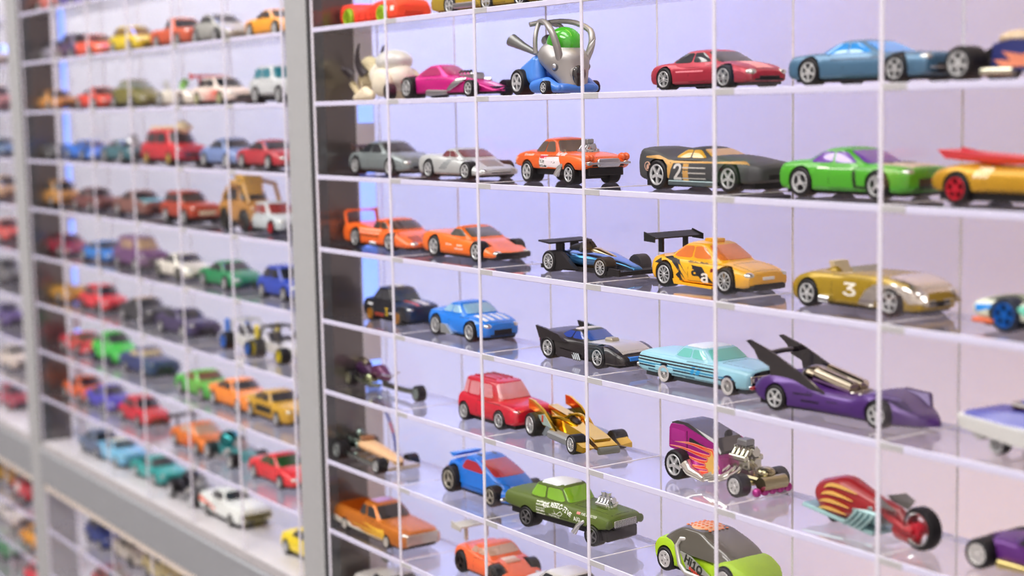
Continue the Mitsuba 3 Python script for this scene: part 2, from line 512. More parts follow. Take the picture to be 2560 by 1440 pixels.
class Cabin:
    """greenhouse: rounded plan outlines that shrink towards the roof"""

    def __init__(s, A, S):
        L, H = A['L'], A['H']
        s.xr0, s.xr1, s.xf1, s.xf0 = (S.x0 + c * L for c in A['cab'])
        mid = (A['cab'][0] + A['cab'][3]) / 2
        s.z0 = (min(S.top(A['cab'][0]), S.top(A['cab'][3])) - .06) * H
        s.zb = (S.top(mid) + .03) * H
        s.zr = H * (1 - A.get('roofcrown', .05))
        s.w0, s.w1 = A['W'] * A.get('cw', .92), A['W'] * A.get('rw', .68)
        s.n = A.get('sq', 5.0)
        s.bow = A.get('bow', .12)
        s.H = H

    def dims(s, t):
        b = s.bow * np.sin(np.pi * np.clip(t, 0, 1)) * .35
        xr = s.xr0 + (s.xr1 - s.xr0) * t - b * (s.xr1 - s.xr0)
        xf = s.xf0 + (s.xf1 - s.xf0) * t - b * (s.xf1 - s.xf0)
        return xr, xf, s.w0 + (s.w1 - s.w0) * t + b * (s.w0 - s.w1), s.z0 + (s.zr - s.z0) * t

    def tz(s, z):
        return (z - s.z0) / (s.zr - s.z0)

    def mesh(s, m=40):
        an = np.arange(m) * 2 * np.pi / m
        c, sn = np.cos(an), np.sin(an)
        ux, uy = np.sign(c) * abs(c) ** (2 / s.n), np.sign(sn) * abs(sn) ** (2 / s.n)
        rows = []
        for t, k, dz in [(q, 1, 0) for q in np.linspace(0, .92, 8)] + [(.97, .985, 0), (1, .94, 0), (1, .86, .012), (1, .6, .03), (1, .3, .042)]:
            xr, xf, w, z = s.dims(np.array(t))
            rows.append(np.stack([(xr + xf) / 2 + (xf - xr) / 2 * k * ux, w * k * uy, np.full(m, z + dz * s.H)], -1))
        return grid_solid(np.array(rows))

    def sidef(s, sgn):
        def f(a, t):
            xr, xf, w, z = s.dims(t)
            y = w * (1 - abs(2 * np.clip(a, .01, .99) - 1) ** s.n) ** (1 / s.n)
            sl = (s.w0 - s.w1) / (s.zr - s.z0)
            n = np.tile(np.array([0, sgn, sl]) / math.hypot(1, sl), (len(a), 1))
            return np.stack([xr + (xf - xr) * a, sgn * y, z], -1), n
        return f

    def endf(s, front):
        def f(v, t):
            xr, xf, w, z = s.dims(t)
            o = (xf - xr) / 2 * (1 - abs(np.clip(v, -.98, .98)) ** s.n) ** (1 / s.n)
            x = (xr + xf) / 2 + (o if front else -o)
            dx = (s.xf0 - s.xf1) if front else (s.xr1 - s.xr0)
            sl = dx / (s.zr - s.z0)
            n = np.tile(np.array([1 if front else -1, 0, sl]) / math.hypot(1, sl), (len(v), 1))
            return np.stack([x, v * w, z], -1), n
        return f


GLASS = '#20242a'


def toy_car(arch, row, px, label, name='toy_car', cat='toy car', Y=.19, col='#aa2222', m='paint', glass=GLASS, roof=None, base=BLK, rim=CHROME, kind='five', tyre=RUB,
            rot=0.0, light='#e8ece8', grille=BLK, win=True, ww=(.075, .065), lean=False, group=None, detail=True, trackin=0.0, **over):
    """px = (rear, front) picture columns of the near wheels' centres, or the picture column of the near rear corner"""
    A = {**ARCH[arch], **over}
    rr, rf = A['r']
    Zf = floor_z(row)
    if isinstance(px, tuple):
        X0, X1 = pix_x(px[0], Y, Zf + rr), pix_x(px[1], Y, Zf + rf)
        wb = (X1 - X0) / max(math.cos(math.radians(rot)), .2)
        if 'L' not in over:
            A['L'] = wb / (A['af'] - A['ar'])
    else:
        X0 = pix_x(px, Y, Zf + .08) + A['ar'] * A['L']
    L, W, H = A['L'], A['W'], A['H']
    wb = (A['af'] - A['ar']) * L
    hw = W - trackin
    r_ = math.radians(rot)
    t = Toy(name, label, cat, (X0 - math.sin(r_) * hw, Y + math.cos(r_) * hw, Zf), rot, group)
    S = Shell(A)
    t.A, t.S, t.L, t.W, t.H, t.wb, t.x0, t.x1 = A, S, L, W, H, wb, S.x0, S.x0 + L
    b = S.mesh()
    cut = []
    for x, r, w in ((0, rr, ww[0]), (wb, rf, ww[1])):
        for s in (-1, 1):
            c = cyl((x, s * (hw - w - .012), r), (x, s * (W + .05), r), r * 1.13, 28)
            cut.append(c)
    if A.get('bed'):
        a0, a1 = (S.x0 + f * L for f in A['bed'])
        cut.append(bx(a0, a1, -W * .72, W * .72, H * .32, H * 2))
    if A.get('pit'):
        a0, a1 = (S.x0 + f * L for f in A['pit'])
        cut.append(blob((a0 + .05, 0, H * 1.0, W * .55), (a1 - .06, 0, H * 1.0, W * .55)))
    t.add('body', minus(b, cut), m, col, 32)
    fx = np.linspace(.06, .95, 9)
    t.add('chassis', top_poly(Polygon([(S.x0 + f * L, -W * .82 * float(S.plan(f))) for f in fx] + [(S.x0 + f * L, W * .82 * float(S.plan(f))) for f in fx[::-1]]), max(.018, H * A.get('zb', .14) - .035), H * A.get('zb', .14) + .03), 'satin', base, 20)
    for x, r, w in ((0, rr, ww[0]), (wb, rf, ww[1])):
        for s in (-1, 1):
            t.wheel(x, s * (hw + .002), r, r, w, kind, rim, tyre)
    if A['cab']:
        C = t.C = Cabin(A, S)
        t.add('cabin', C.mesh(), m, col, 35)
        if roof:
            def rf_(x, y):
                xr, xf, w, z = C.dims(np.array(1.0))
                dx, dy = (x - (xr + xf) / 2) / ((xf - xr) / 2), y / w
                d = np.clip((abs(dx) ** 4 + abs(dy) ** 4) ** .25, 0, 1)
                return np.stack([x, y, np.interp(d, [0, .3, .6, .86, .94, 1], np.array([.046, .042, .03, .012, .0, -.02]) * H + z)], -1), np.tile([0, 0, 1.], (len(x), 1))
            xr, xf, w, z = C.dims(np.array(1.0))
            decal(t, 'roof_panel', sbox(float(xr) + .012, -float(w) * .93, float(xf) - .012, float(w) * .93).buffer(-.02).buffer(.02), rf_, m, roof, .002)
        if win:
            tb = C.tz(C.zb) + .04
            for s in (-1, 1):
                f = C.sidef(s)
                for a0, a1 in A.get('wins', [(.14, .50), (.54, .87)]):
                    decal(t, 'side_window', rrect(a0, tb, a1, .88, .22), f, 'window', glass, .0022, .08)
            decal(t, 'windshield', rrect(-.84, tb - .02, .84, .93, .16), C.endf(True), 'window', glass, .0022, .12)
            if A['cab'][1] - A['cab'][0] > .02:
                decal(t, 'rear_window', rrect(-.8, tb + .04, .8, .9, .16), C.endf(False), 'window', glass, .0022, .12)
    if detail:
        zn = float(S.top(.965) * H)
        wn = float(S.plan(.96) * W)
        if light:
            t.both('headlight', lambda s: ell((t.x1 - .03, s * wn * .74, zn * .90), (.030, .030, .016), 2), 'chrome', light)
        if grille:
            z0, z1 = float(S.bot(1.) * H), float(S.top(1.) * H)
            t.add('grille', bx(t.x1 - .03, t.x1 + .003, -wn * .52, wn * .52, z0 + .1 * (z1 - z0), z0 + .62 * (z1 - z0), .004), 'satin', grille, 20)
        t.both('tail_light', lambda s: bx(t.x0 - .002, t.x0 + .02, s * W * .6 - .025, s * W * .6 + .025, float(S.top(0.) * H) * .74, float(S.top(0.) * H) * .9, .003), 'window', '#8c1418', 20)
        # shut lines of the door
        for s in (-1,):
            f = S.side(s)
            xa, xb = (t.C.xr0 * .42 + t.C.xf0 * .58, t.C.xf0 + .005) if A['cab'] else (.3 * wb, .75 * wb)
            xa -= .1 * wb if A['cab'] else 0
            zt, zb_ = H * float(S.top(.5)) * .93, H * (A.get('zb', .14) + .06)
            frame = sbox(xa, zb_, xb, zt).buffer(.002).difference(sbox(xa, zb_, xb, zt).buffer(-.0012))
            decal(t, 'door_line', frame, f, 'satin', tuple(lin(col) * .25), .0006, .04)
        if A['cab'] and arch in ('coupe', 'muscle', 'sedan', 'hatch', 'classic', 'pickup'):
            xa, xb = t.C.xf0 + .012, t.x1 - .022
            if xb - xa > .05:
                w_ = .62 * W
                h = Polygon([(xa, -w_), (xb, -w_ * .9), (xb, w_ * .9), (xa, w_)])
                decal(t, 'bonnet_line', h.buffer(.0018).difference(h.buffer(-.0012)), S.deck(), 'satin', tuple(lin(col) * .3), .0006, .04)
            t.add('front_lip', hullp([(t.x1 - .03, s_ * wn * .8, z_) for s_ in (-1, 1) for z_ in (float(S.bot(1.) * H) - .004, float(S.bot(1.) * H) + .008)] + [(t.x1 + .004, s_ * wn * .66, z_) for s_ in (-1, 1) for z_ in (float(S.bot(1.) * H) - .002, float(S.bot(1.) * H) + .006)]), 'satin', base, 20)
    return t


# ------------------------------------------------------------------ pieces that many toys share
def wing(t, x, z, w, chord=.06, post=.05, col=BLK, ends=True, m='satin', th=.008, rise=.012):
    t.add('spoiler', cat_([hullp([(x - chord / 2, s * w, z + rise + d) for s in (-1, 1) for d in (0, th)] + [(x + chord / 2, s * w, z + d) for s in (-1, 1) for d in (0, th * .7)])]
                          + [bx(x - .015, x + .015, s * w * .5 - .006, s * w * .5 + .006, z - post, z + .004) for s in (-1, 1)]
                          + ([hullp([(x - chord * .6, s * w + d, z + b) for b in (-.012, .035) for d in (0, .006)] + [(x + chord * .6, s * w + d, z + b) for b in (-.016, .012) for d in (0, .006)]) for s in (-1, 1)] if ends else [])), m, col, 30)


def stripe(t, x0, x1, y0, y1, col, m='decal', part='stripe'):
    return decal(t, part, sbox(x0, y0, x1, y1), t.S.deck(), m, col, .0012, .03)


def side_mark(t, poly, col, part='stripe', m='decal', sides=(-1,), th=.0012):
    for s in sides:
        decal(t, part, poly, t.S.side(s), m, col, th, .03)


def side_text(t, text, h, x, z, col, slant=0.0, bold=True, width=1.0, rise=0.0, part='lettering', th=.0016):
    decal(t, part, word(text, h, x, z, slant, bold, width, rise), t.S.side(-1), 'decal', col, th, 0, smooth=False)


def scrawl(t, x, z, w, h, col, n=6, rise=0.0, seed=1, part='sponsor_print'):
    """a line of print too small to read in the photograph: a row of short strokes"""
    r = np.random.default_rng(seed)
    u = w / n
    side_mark(t, unary_union([affinity.skew(sbox(x + u * i, z + rise * u * i, x + u * (i + .55 + .3 * r.random()), z + rise * u * i + h * (.6 + .4 * r.random())), 12) for i in range(n)]), col, part)


def engine(t, x, z, s=.05, col=CHROME, scoop=True, scoopcol='#9a9ea0', pipes=True):
    """V8 with blower"""
    ms = [bx(x - s * 1.1, x + s * 1.1, -s * .7, s * .7, z - s * .6, z + s * .3, s * .1)]
    for q in (-1, 1):
        ms.append(bx(x - s * 1.0, x + s * 1.0, q * s * .75 - s * .25, q * s * .75 + s * .25, z + s * .1, z + s * .55, s * .1))
        for i in range(4):
            ms.append(cyl((x - s * .8 + i * s * .52, q * s * .7, z + s * .5), (x - s * .8 + i * s * .52, q * s * .35, z + s * .95), s * .12, 8))
    ms.append(bx(x - s * .9, x + s * .9, -s * .42, s * .42, z + s * .5, z + s * 1.15, s * .12))
    for i in range(6):
        ms.append(bx(x - s * .85 + i * s * .32, x - s * .75 + i * s * .32, -s * .47, s * .47, z + s * .55, z + s * 1.2))
    ms.append(cyl((x + s * .95, 0, z + s * .85), (x + s * 1.25, 0, z + s * .85), s * .38, 16))
    ms.append(cyl((x + s * .95, 0, z + s * .0), (x + s * 1.25, 0, z + s * .0), s * .3, 16))
    k = t.add('engine', cat_(ms), 'chrome', col, 30)
    if scoop:
        t.add('air_scoop', bx(x - s * .55, x + s * .55, -s * .5, s * .5, z + s * 1.2, z + s * 1.75, s * .1), 'cast', scoopcol, 30, sub=k)
    else:
        for i in (-.4, .35):
            t.add('carburettor', cat_([cyl((x + i * s, 0, z + s * 1.15), (x + i * s, 0, z + s * 1.6), s * .3, 14), cyl((x + i * s, 0, z + s * 1.55), (x + i * s, 0, z + s * 1.68), s * .36, 14)]), 'chrome', col, 30, sub=k)
    return k


def headers(t, x, z, y, s=.05, col=CHROME, back=.12):
    for q in (-1, 1):
        ms = [tube(arc((x + (i - 1.5) * s * .5, q * y * .7, z + s), (x + (i - 1.5) * s * .5 - .01, q * y * 1.1, z + s * .5), (x - back * .6 - i * .004, q * y, z - s * .5), 7), .008, 8) for i in range(4)]
        ms.append(tube([(x - back * .5, q * y, z - s * .5), (x - back * 1.6, q * y * 1.05, z - s * .55)], [.013, .022], 12))
        t.add('exhaust_pipe', cat_(ms), 'chrome', col, 35)


def zoomies(t, x, z, y, col=CHROME):
    """slanted fender well pipes of a drag car"""
    for q in (-1, 1):
        t.add('exhaust_pipe', cat_([tube([(x, q * y * .8, z), (x - .035, q * y * 1.02, z - .035), (x - .06, q * y * 1.06, z - .075)], [.012, .014, .017], 12)]), 'chrome', col, 35)


def flames(x0, x1, z, h, n=4, back=True):
    """tongues from x1 back to x0"""
    ps = []
    r = np.random.default_rng(n)
    for i in range(n):
        zz = z + h * (i - (n - 1) / 2) / n * 1.6
        ln = (x1 - x0) * (.6 + .4 * r.random())
        u = np.linspace(0, 1, 9)
        c = zz + .35 * h / n * np.sin(u * 5 + i)
        w = h / n * .62 * (1 - u) ** .8
        ps.append(Polygon(np.vstack([np.stack([x1 - ln * u, c + w], -1), np.stack([x1 - ln * u, c - w], -1)[::-1]])).buffer(0))
    return unary_union(ps + [Polygon([(x1, z - h * .75), (x1 + h * .4, z), (x1, z + h * .75), (x1 - h * .5, z)])]).buffer(0)


def seat(t, x, z, w=.05, col='#3a3a3e'):
    t.add('seat', cat_([bx(x - .03, x + .05, -w, w, z - .03, z, .008), hullp([(x - .05, s * w, z + .05) for s in (-1, 1)] + [(x - .02, s * w, z + .05) for s in (-1, 1)] + [(x - .02, s * w, z - .02) for s in (-1, 1)] + [(x + .01, s * w, z - .02) for s in (-1, 1)])]), 'satin', col, 30)
# ------------------------------------------------------------------ the room
RX0, RX1, RY0, RY1, FL = -44, 17, -26, 7.0, -13.5
put('floor', bx(RX0, RX1, RY0, RY1, FL - .5, FL), 'wall', '#a09a98', kind='structure')
put('ceiling', bx(RX0, RX1, RY0, RY1, CEIL, CEIL + .5), 'wall', '#efece8', kind='structure')
put('wall_back', bx(RX0, RX1, RY1, RY1 + .5, FL, CEIL), 'wall', '#e2e1ec', kind='structure')
put('wall_front', bx(RX0, RX1, RY0 - .5, RY0, FL, CEIL), 'wall', '#d9d4d0', kind='structure')
put('wall_left', bx(RX0 - .5, RX0, RY0, RY1, FL, CEIL), 'wall', '#e9e6e6', kind='structure')
put('wall_right', bx(RX1, RX1 + .5, RY0, RY1, FL, CEIL), 'wall', '#e4dedb', kind='structure')


def lamp_rect(key, c, ex, ey, rad):
    """rectangle centred at c (columns) with half edges ex, ey; shines along ex x ey"""
    ex, ey = np.array(ex, float), np.array(ey, float)
    n = np.cross(ex, ey)
    n /= np.linalg.norm(n)
    m = np.eye(4)
    m[:3, 0], m[:3, 1], m[:3, 2], m[:3, 3] = ex * U, ey * U, n * U, np.array(c) * U
    scene[key] = {'type': 'rectangle', 'to_world': T(m.tolist()), 'bsdf': {'type': 'diffuse', 'reflectance': {'type': 'rgb', 'value': [.8, .8, .8]}},
                  'emitter': {'type': 'area', 'radiance': {'type': 'rgb', 'value': list(rad)}}}


for i, (nm, (x0, x1, y0, y1), rad) in enumerate(LAMPS):
    k = numbered(nm)
    tag(k, ['rectangular ceiling lamp over the far end of the aisle', 'rectangular ceiling lamp over the near end of the aisle', 'rectangular ceiling lamp right above the far display case',
            'rectangular ceiling lamp right above the near display case'][i], 'lamp')
    put('frame', bx(x0 - .3, x1 + .3, y0 - .3, y1 + .3, CEIL - .35, CEIL), 'alu', '#d8d8d8', parent=k)
    lamp_rect(k + '__diffuser', ((x0 + x1) / 2, (y0 + y1) / 2, CEIL - .36), ((x1 - x0) / 2, 0, 0), (0, -(y1 - y0) / 2, 0), rad)
for (x0, x1), y, z, (dy, dz), rad, lb in WASH:
    k = numbered('wall_washer')
    tag(k, lb, 'lamp')
    put('housing', bx(x0, x1, y - .5, y - .25, z - .25, z + .25), 'alu', '#cfcfcf', parent=k)
    lamp_rect(k + '__tube', ((x0 + x1) / 2, y, z), (-(x1 - x0) / 2, 0, 0), (0, -.3 * dz, .3 * dy), rad)
put('wall_bulkhead', bx(RX0, RX1, .62, .9, 2.4, CEIL), 'wall', '#c9c6c6', kind='structure')

# ------------------------------------------------------------------ the display cases
POST, RAIL, EDGE, DEDGE = '#b3b6b9', '#9da1a7', '#d6d5f0', '#e0deec'
TOPZ = 1.25
WORDS = {-2: 'second from the top', -1: 'topmost in view', 0: 'row zero'}
CASES = [('near', 0.0, 6, 'near right-hand'), ('far', -6.44, 6, 'far left-hand'), ('third', -12.88, 6, 'farthest')]
ORD = ['first', 'second', 'third', 'fourth', 'fifth', 'sixth', 'seventh', 'eighth', 'ninth', 'tenth', 'eleventh']
for ci, (cn, x0, n, word_) in enumerate(CASES):
    x1 = x0 + n
    for row in range(-2, 12):
        if row == 8:
            continue
        if ci == 0 and row > 8:
            continue
        if ci == 2 and row < -1:
            continue
        if row > 8 and row > 11:
            continue
        zt = floor_z(row)
        zb = zt - SHELF_T
        k = numbered('acrylic_shelf')
        if row >= 9:
            lb = f'clear acrylic shelf, {ORD[row - 9]} below the grey rail of the {word_} case'
        elif row < 0:
            lb = f'clear acrylic shelf in the {word_} case, {["just above the first full row", "above that, near the top edge"][-row - 1]}'
        else:
            lb = f'clear acrylic shelf in the {word_} case, {ORD[row]} of the long rows from the top'
        tag(k, lb, 'shelf')
        put('panel', bx(x0 + .012, x1 - .012, .004, DEPTH, zb, zt), 'acrylic', '#ffffff', parent=k)
        put('front_edge', bx(x0 + .012, x1 - .012, -.004, .004, zb, zt, .002), 'frost', EDGE, parent=k)
        put('back_edge', bx(x0 + .012, x1 - .012, DEPTH, DEPTH + .003, zb, zt), 'frost', EDGE, parent=k)
        if ci < 2 and row >= -1:
            for j in range(1, n):
                c = x0 + j
                put('slot', bx(c + .012, c + .135, -.007, .0, zb + .001, zt - .001, .001), 'frost', '#b9b9bc', parent=k)
                put('joint', bx(c + .011, c + .016, .0, DEPTH * .98, zt, zt + .003), 'frost', '#f4f2f4', parent=k)
    # vertical dividers and end panels, each one sheet
    for j in range(n + 1):
        c = x0 + j + (.011 if j == 0 else -.011 if j == n else 0)
        k = numbered('acrylic_divider' if 0 < j < n else 'acrylic_end_panel')
        if 0 < j < n:
            tag(k, f'upright clear acrylic divider of the {word_} case, {ORD[j - 1]} from its left end', 'divider')
        else:
            tag(k, f'clear acrylic {"left" if j == 0 else "right"} end panel of the {word_} case', 'panel')
        put('sheet', bx(c - .011, c + .011, .004, DEPTH, -3.87, TOPZ), 'acrylic', '#ffffff', parent=k)
        put('front_edge', bx(c - .011, c + .011, -.006, .004, -3.87, TOPZ, .002), 'frost', DEDGE, parent=k)
        put('back_edge', bx(c - .006, c + .006, DEPTH, DEPTH + .004, -3.87, TOPZ), 'frost', '#fbfaff', parent=k)
        if ci > 0:
            k = numbered('acrylic_divider' if 0 < j < n else 'acrylic_end_panel')
            if 0 < j < n:
                tag(k, f'upright acrylic divider below the rail of the {word_} case, {ORD[j - 1]} from its left end', 'divider')
            else:
                tag(k, f'acrylic {"left" if j == 0 else "right"} end panel below the rail of the {word_} case', 'panel')
            put('sheet', bx(c - .011, c + .011, .004, DEPTH, -6.4, -4.40), 'acrylic', '#ffffff', parent=k)
            put('front_edge', bx(c - .011, c + .011, -.006, .004, -6.4, -4.40, .002), 'frost', DEDGE, parent=k)
    # case floor, rail, lower case top
    put('case_floor_panel', bx(x0, x1, -.012, DEPTH + .02, -3.975, floor_z(8), .008), 'frost', '#bab8bc', label=f'thick white floor panel of the {word_} case', cat='panel')
    put('frame_rail', bx(x0 - .06, x1 + .06, -.03, DEPTH, -4.33, -3.976, .012), 'alu', RAIL, smooth=25, label=f'wide grey metal rail under the {word_} case', cat='rail')
    put('case_top_panel', bx(x0, x1, -.012, DEPTH + .02, -4.40, -4.331, .006), 'frost', '#efe6dc', label=f'cream top panel just below the rail of the {word_} case', cat='panel')
# posts between the cases, down to the floor
for x0, x1, w in ((-.371, -.051, 'between the near and the far case'), (-6.85, -6.50, 'between the far and the farthest case'), (6.07, 6.4, 'at the near end of the near case')):
    k = numbered('frame_post')
    tag(k, f'grey metal frame post {w}', 'post')
    put('profile', bx(x0, x1, -.02, .33, -7.0, 2.2, .012), 'alu', POST, smooth=25, parent=k)
    put('gasket', bx(x1, x1 + .022, -.012, .10, -3.9, 2.2), 'satin', '#4a4d50', parent=k, label='dark rubber gasket')
    put('side_lining', bx(x1 + .001, x1 + .016, .10, .33, -3.9, 2.2), 'darkmetal', '#706b68', parent=k, label='dark glossy side lining')
# LED strips at the back of the cases' left ends
for (x, ya, yb, segs, w) in ((-.03, .345, .465, [(.02, 1.0), (-.62, -.5), (-1.88, -.95), (-2.44, -2.27)], 'near'), (-6.46, .40, .455, [(-1.4, 1.0), (-1.9, -1.6), (-2.45, -2.1), (-2.9, -2.75)], 'far')):
    k = numbered('led_strip')
    tag(k, f'upright blue light strip at the back left corner of the {w} case', 'light strip')
    put('channel', bx(x - .05, x, ya - .012, yb + .012, -3.9, 1.2, .004), 'frost', '#d8d4dc', parent=k)
    m = cat_([bx(x, x + .006, ya, yb, a, b) for a, b in segs])
    m.apply_scale(U)
    scene[k + '__diodes'] = {**mikit.ply(m, {'type': 'diffuse', 'reflectance': {'type': 'rgb', 'value': [.5, .5, .6]}}), 'emitter': {'type': 'area', 'radiance': {'type': 'rgb', 'value': list(LED_BLUE)}}}
put('case_plinth', bx(-13, 6.4, .0, .9, FL, -7.0), 'alu', '#8f8f90', label='grey plinth cabinet carrying all the display cases', cat='cabinet')
put('case_back_rail', bx(-13, 6.4, .52, .56, -7.0, -6.5), 'alu', '#8f8f90', label='grey rail at the back of the plinth', cat='rail')
# ------------------------------------------------------------------ near case, row by row
def sub_box(t, part, x0, x1, y0, y1, z0, z1, col, m='paint', b=.006, sub=None):
    return t.add(part, bx(x0, x1, y0, y1, z0, z1, b), m, col, 25, sub=sub)


# ---- first row
t = toy_car('roadster', 0, (868, 951), 'red plastic beast car with lime green wheels and white squares on its nose', col='#f2402a', m='satin', rim='#a8cc28', tyre='#8fb422', kind='disc', H=.15, r=(.06, .058), base='#8fc820',
            top=[(0, .72), (.08, .98), (.2, .98), (.32, .72), (.42, .74), (.62, .92), (.8, .98), (.94, .95), (1, .7)], light=None, grille='#c8281c', plan=[(0, .8), (.1, 1), (.3, .9), (.5, .8), (.7, .95), (1, .85)])
for i in (0, 1):
    side_mark(t, sbox(t.wb + .03 + i * .07, .075, t.wb + .065 + i * .07, .105), '#f4f4ee', 'square')
side_mark(t, unary_union([sbox(.12 + i * .07, .03, .128 + i * .07, .11) for i in range(4)]), '#a02014', 'rib')
t = toy_car('muscle', 0, (1123, 1299), 'golden chrome six wheeled limousine cut off by the top edge', col='#b89a2c', m='pearl', kind='five', H=.21, r=(.062, .062), Y=.2)
for s in (-1, 1):
    t.wheel(t.wb * .535, s * (t.W + .002), .062, .062, .075, 'five')
    t.add('side_pipe', cyl((.08, s * (t.W + .01), .05), (t.wb * .5 - .07, s * (t.W + .01), .05), .018), 'chrome', CHROME)

# ---- second row: a horned beast
Zf = floor_z(1)
t = Toy('toy_beast', 'cream toy beast with dark horns and an open jaw, crouching beside a magenta dragster', 'toy figure', (pix_x(958, .25, Zf + .1), .27, Zf), -6)
M0 = t.M
t.M = M0 @ np.diag([1.4, 1, 1, 1])
t.add('body', blob((-.02, .0, .16, .09), (.16, .0, .14, .09), (.1, 0, .2, .07)), 'satin', '#e9e4d6')
t.add('haunch', cat_([ell((.12, s * .1, .11), (.09, .05, .09), 3) for s in (-1, 1)]), 'satin', '#e2d9c4')
t.add('dome', ell((.1, 0, .245), (.12, .11, .075), 3), 'window', '#dcdcd8')
t.add('head', blob((-.20, .05, .15, .06), (-.14, -.02, .22, .07), (-.08, 0, .18, .075), (-.24, .0, .12, .05)), 'satin', '#d9cda8', label='cream head')
t.add('jaw', cat_([blob((-.26, y, .11, .022), (-.20, y, .05, .02)) for y in (-.08, 0, .08)]), 'satin', '#d8c9a2')
for i, (y, x, h) in enumerate(((-.12, -.10, .37), (.06, -.14, .36), (-.15, -.22, .20), (.0, -.05, .3))):
    t.add('horn', tube(arc((x, y * .7, .17), (x - .05, y * 1.15, .24), (x + .02, y * 1.1, h), 9), np.linspace(.034, .005, 9), 10), 'satin', '#3a3338', label='dark horn')
for i, (x, y) in enumerate(((-.18, -.06), (-.21, -.02), (-.16, .04), (-.23, .03))):
    t.add('tooth', tube([(x, y, .13), (x - .01, y, .05)], [.013, .003], 8), 'satin', '#e8dcbc')
for s in (-1, 1):
    t.add('foot', blob((.02, s * .12, .03, .03), (-.14, s * .13, .02, .02), (-.04, s * .12, .06, .03)), 'satin', '#e6d8bc')
    M1, t.M = t.M, M0
    t.wheel(.3, s * .13, .05, .05, .05, 'disc', '#55504c')
    t.M = M1
t = toy_car('coupe', 1, (1015.7, 1170), 'translucent magenta dragster with a long pointed nose and chrome side pipes', col='#cf1183', m='pearl', H=.205, r=(.068, .05), ar=.12, af=.80, Y=.12, W=.145, glass='#a3245e',
            top=[(0, .62), (.08, .66), (.2, .62), (.4, .62), (.55, .58), (.75, .42), (.9, .25), (1, .12)], plan=[(0, .75), (.1, .85), (.25, .8), (.5, .78), (.75, .62), (.9, .5), (1, .28)], cab=(.06, .27, .38, .55), light=None, cw=.72, rw=.5,
            ww=(.1, .05), wins=[(.2, .85)])
headers(t, t.wb * .78, .06, .12, .05, back=.2)
t.add('blower', cat_([bx(t.wb * .62, t.wb * .86, -.04, .04, .10, .145, .008)] + [cyl((t.wb * (.64 + .05 * i), -.045, .14), (t.wb * (.64 + .05 * i), -.02, .155), .01, 8) for i in range(4)]), 'chrome', CHROME)
stripe(t, t.wb * 1.0, t.x1 - .05, -.02, .02, '#e9a9c6', part='nose_stripe')
# alien pod car
X0 = pix_x(1294, .12, Zf + .07)
t = Toy('toy_pod_car', 'tall silver and blue alien pod car with a green bubble dome', 'toy car', (X0, .29, Zf), -4)
M0 = t.M
for s in (-1, 1):
    t.wheel(0, s * .17, .072, .072, .1, 'five')
    t.wheel(.285, s * .172, .037, .037, .05, 'five')
t.M = M0 @ trimesh.transformations.translation_matrix((-.05, 0, 0)) @ np.diag([1, 1, .90, 1])
t.add('shell', hullp(np.vstack([ell((.25, 0, .235), (.14, .125, .10)).vertices, ell((.375, 0, .06), (.05, .08, .03)).vertices, ell((.30, 0, .20), (.13, .125, .10)).vertices])), 'cast', '#b4b2b0', 40, label='cast silver shell')
t.add('mouth', hullp(np.vstack([ell((.425, 0, .12), (.02, .042, .05), 2).vertices, ell((.40, 0, .03), (.02, .018, .02), 2).vertices])), 'window', '#1d1a1c', label='dark oval mouth')
t.add('mouth_rim', hullp(np.vstack([ell((.413, 0, .125), (.02, .052, .06), 2).vertices, ell((.39, 0, .03), (.02, .026, .02), 2).vertices])), 'cast', '#a9a7a5')
for s in (-1, 1):
    t.add('porthole', cat_([ell((.345, s * .098, .165), (.03, .016, .032), 2)]), 'satin', '#55565a')
    t.add('porthole_lens', ell((.35, s * .106, .165), (.018, .014, .02), 2), 'chrome', '#d5d6dc')
    t.add('hoop', tube(np.vstack([arc((.06, s * .03, .445), (.24, s * .10, .465), (.35, s * .125, .38), 8), arc((.35, s * .125, .38), (.41, s * .125, .31), (.355, s * .07, .17), 7)[1:]]), np.linspace(.014, .022, 14), 10), 'cast', '#b0aeac')
    t.add('hoop_strut', tube(arc((.12, s * .055, .44), (.16, s * .12, .38), (.17, s * .115, .25), 9), .013, 10), 'cast', '#a6a4a2')
    t.add('side_pod', blob((.03, s * .08, .14, .05), (.16, s * .10, .10, .05), (.15, s * .09, .2, .04)), 'paint', '#3f7fd6')
    t.add('fender', blob((.19, s * .125, .05, .04), (.30, s * .125, .07, .035), (.395, s * .115, .035, .025)), 'paint', '#3b78d2')
    t.add('exhaust', tube([(.12, s * .05, .24), (.0, s * .09, .30), (-.08, s * .12, .345)], [.012, .025, .04], 14), 'cast', '#8d8f8e')
t.add('hoop_top', tube(arc((.07, -.09, .43), (.10, 0, .455), (.07, .09, .43), 9), [.016] * 9, 10), 'cast', '#b0aeac')
t.add('dome', ell((.285, 0, .305), (.105, .095, .10)), 'window', '#3fae22', label='green bubble dome')
t.add('chassis', blob((.05, -.09, .06, .035), (.05, .09, .06, .035), (.40, -.09, .035, .028), (.40, .09, .035, .028)), 'paint', '#3a72c8')
t.add('tail', blob((-.0, 0, .15, .05), (.12, 0, .14, .08), (.1, 0, .22, .05)), 'paint', '#4584da')
t.add('engine', cat_([ell((.01 + .03 * i, (-1) ** i * .02, .20 + .006 * i), .02, 1) for i in range(4)] + [bx(-.03, .0, -.03, .03, .17, .215, .006)]), 'chrome', CHROME)
t.M = M0
t.add('axle', cat_([cyl((0, -.15, .072), (0, .15, .072), .012), cyl((.285, -.15, .037), (.285, .15, .037), .008)]), 'cast', '#777777')

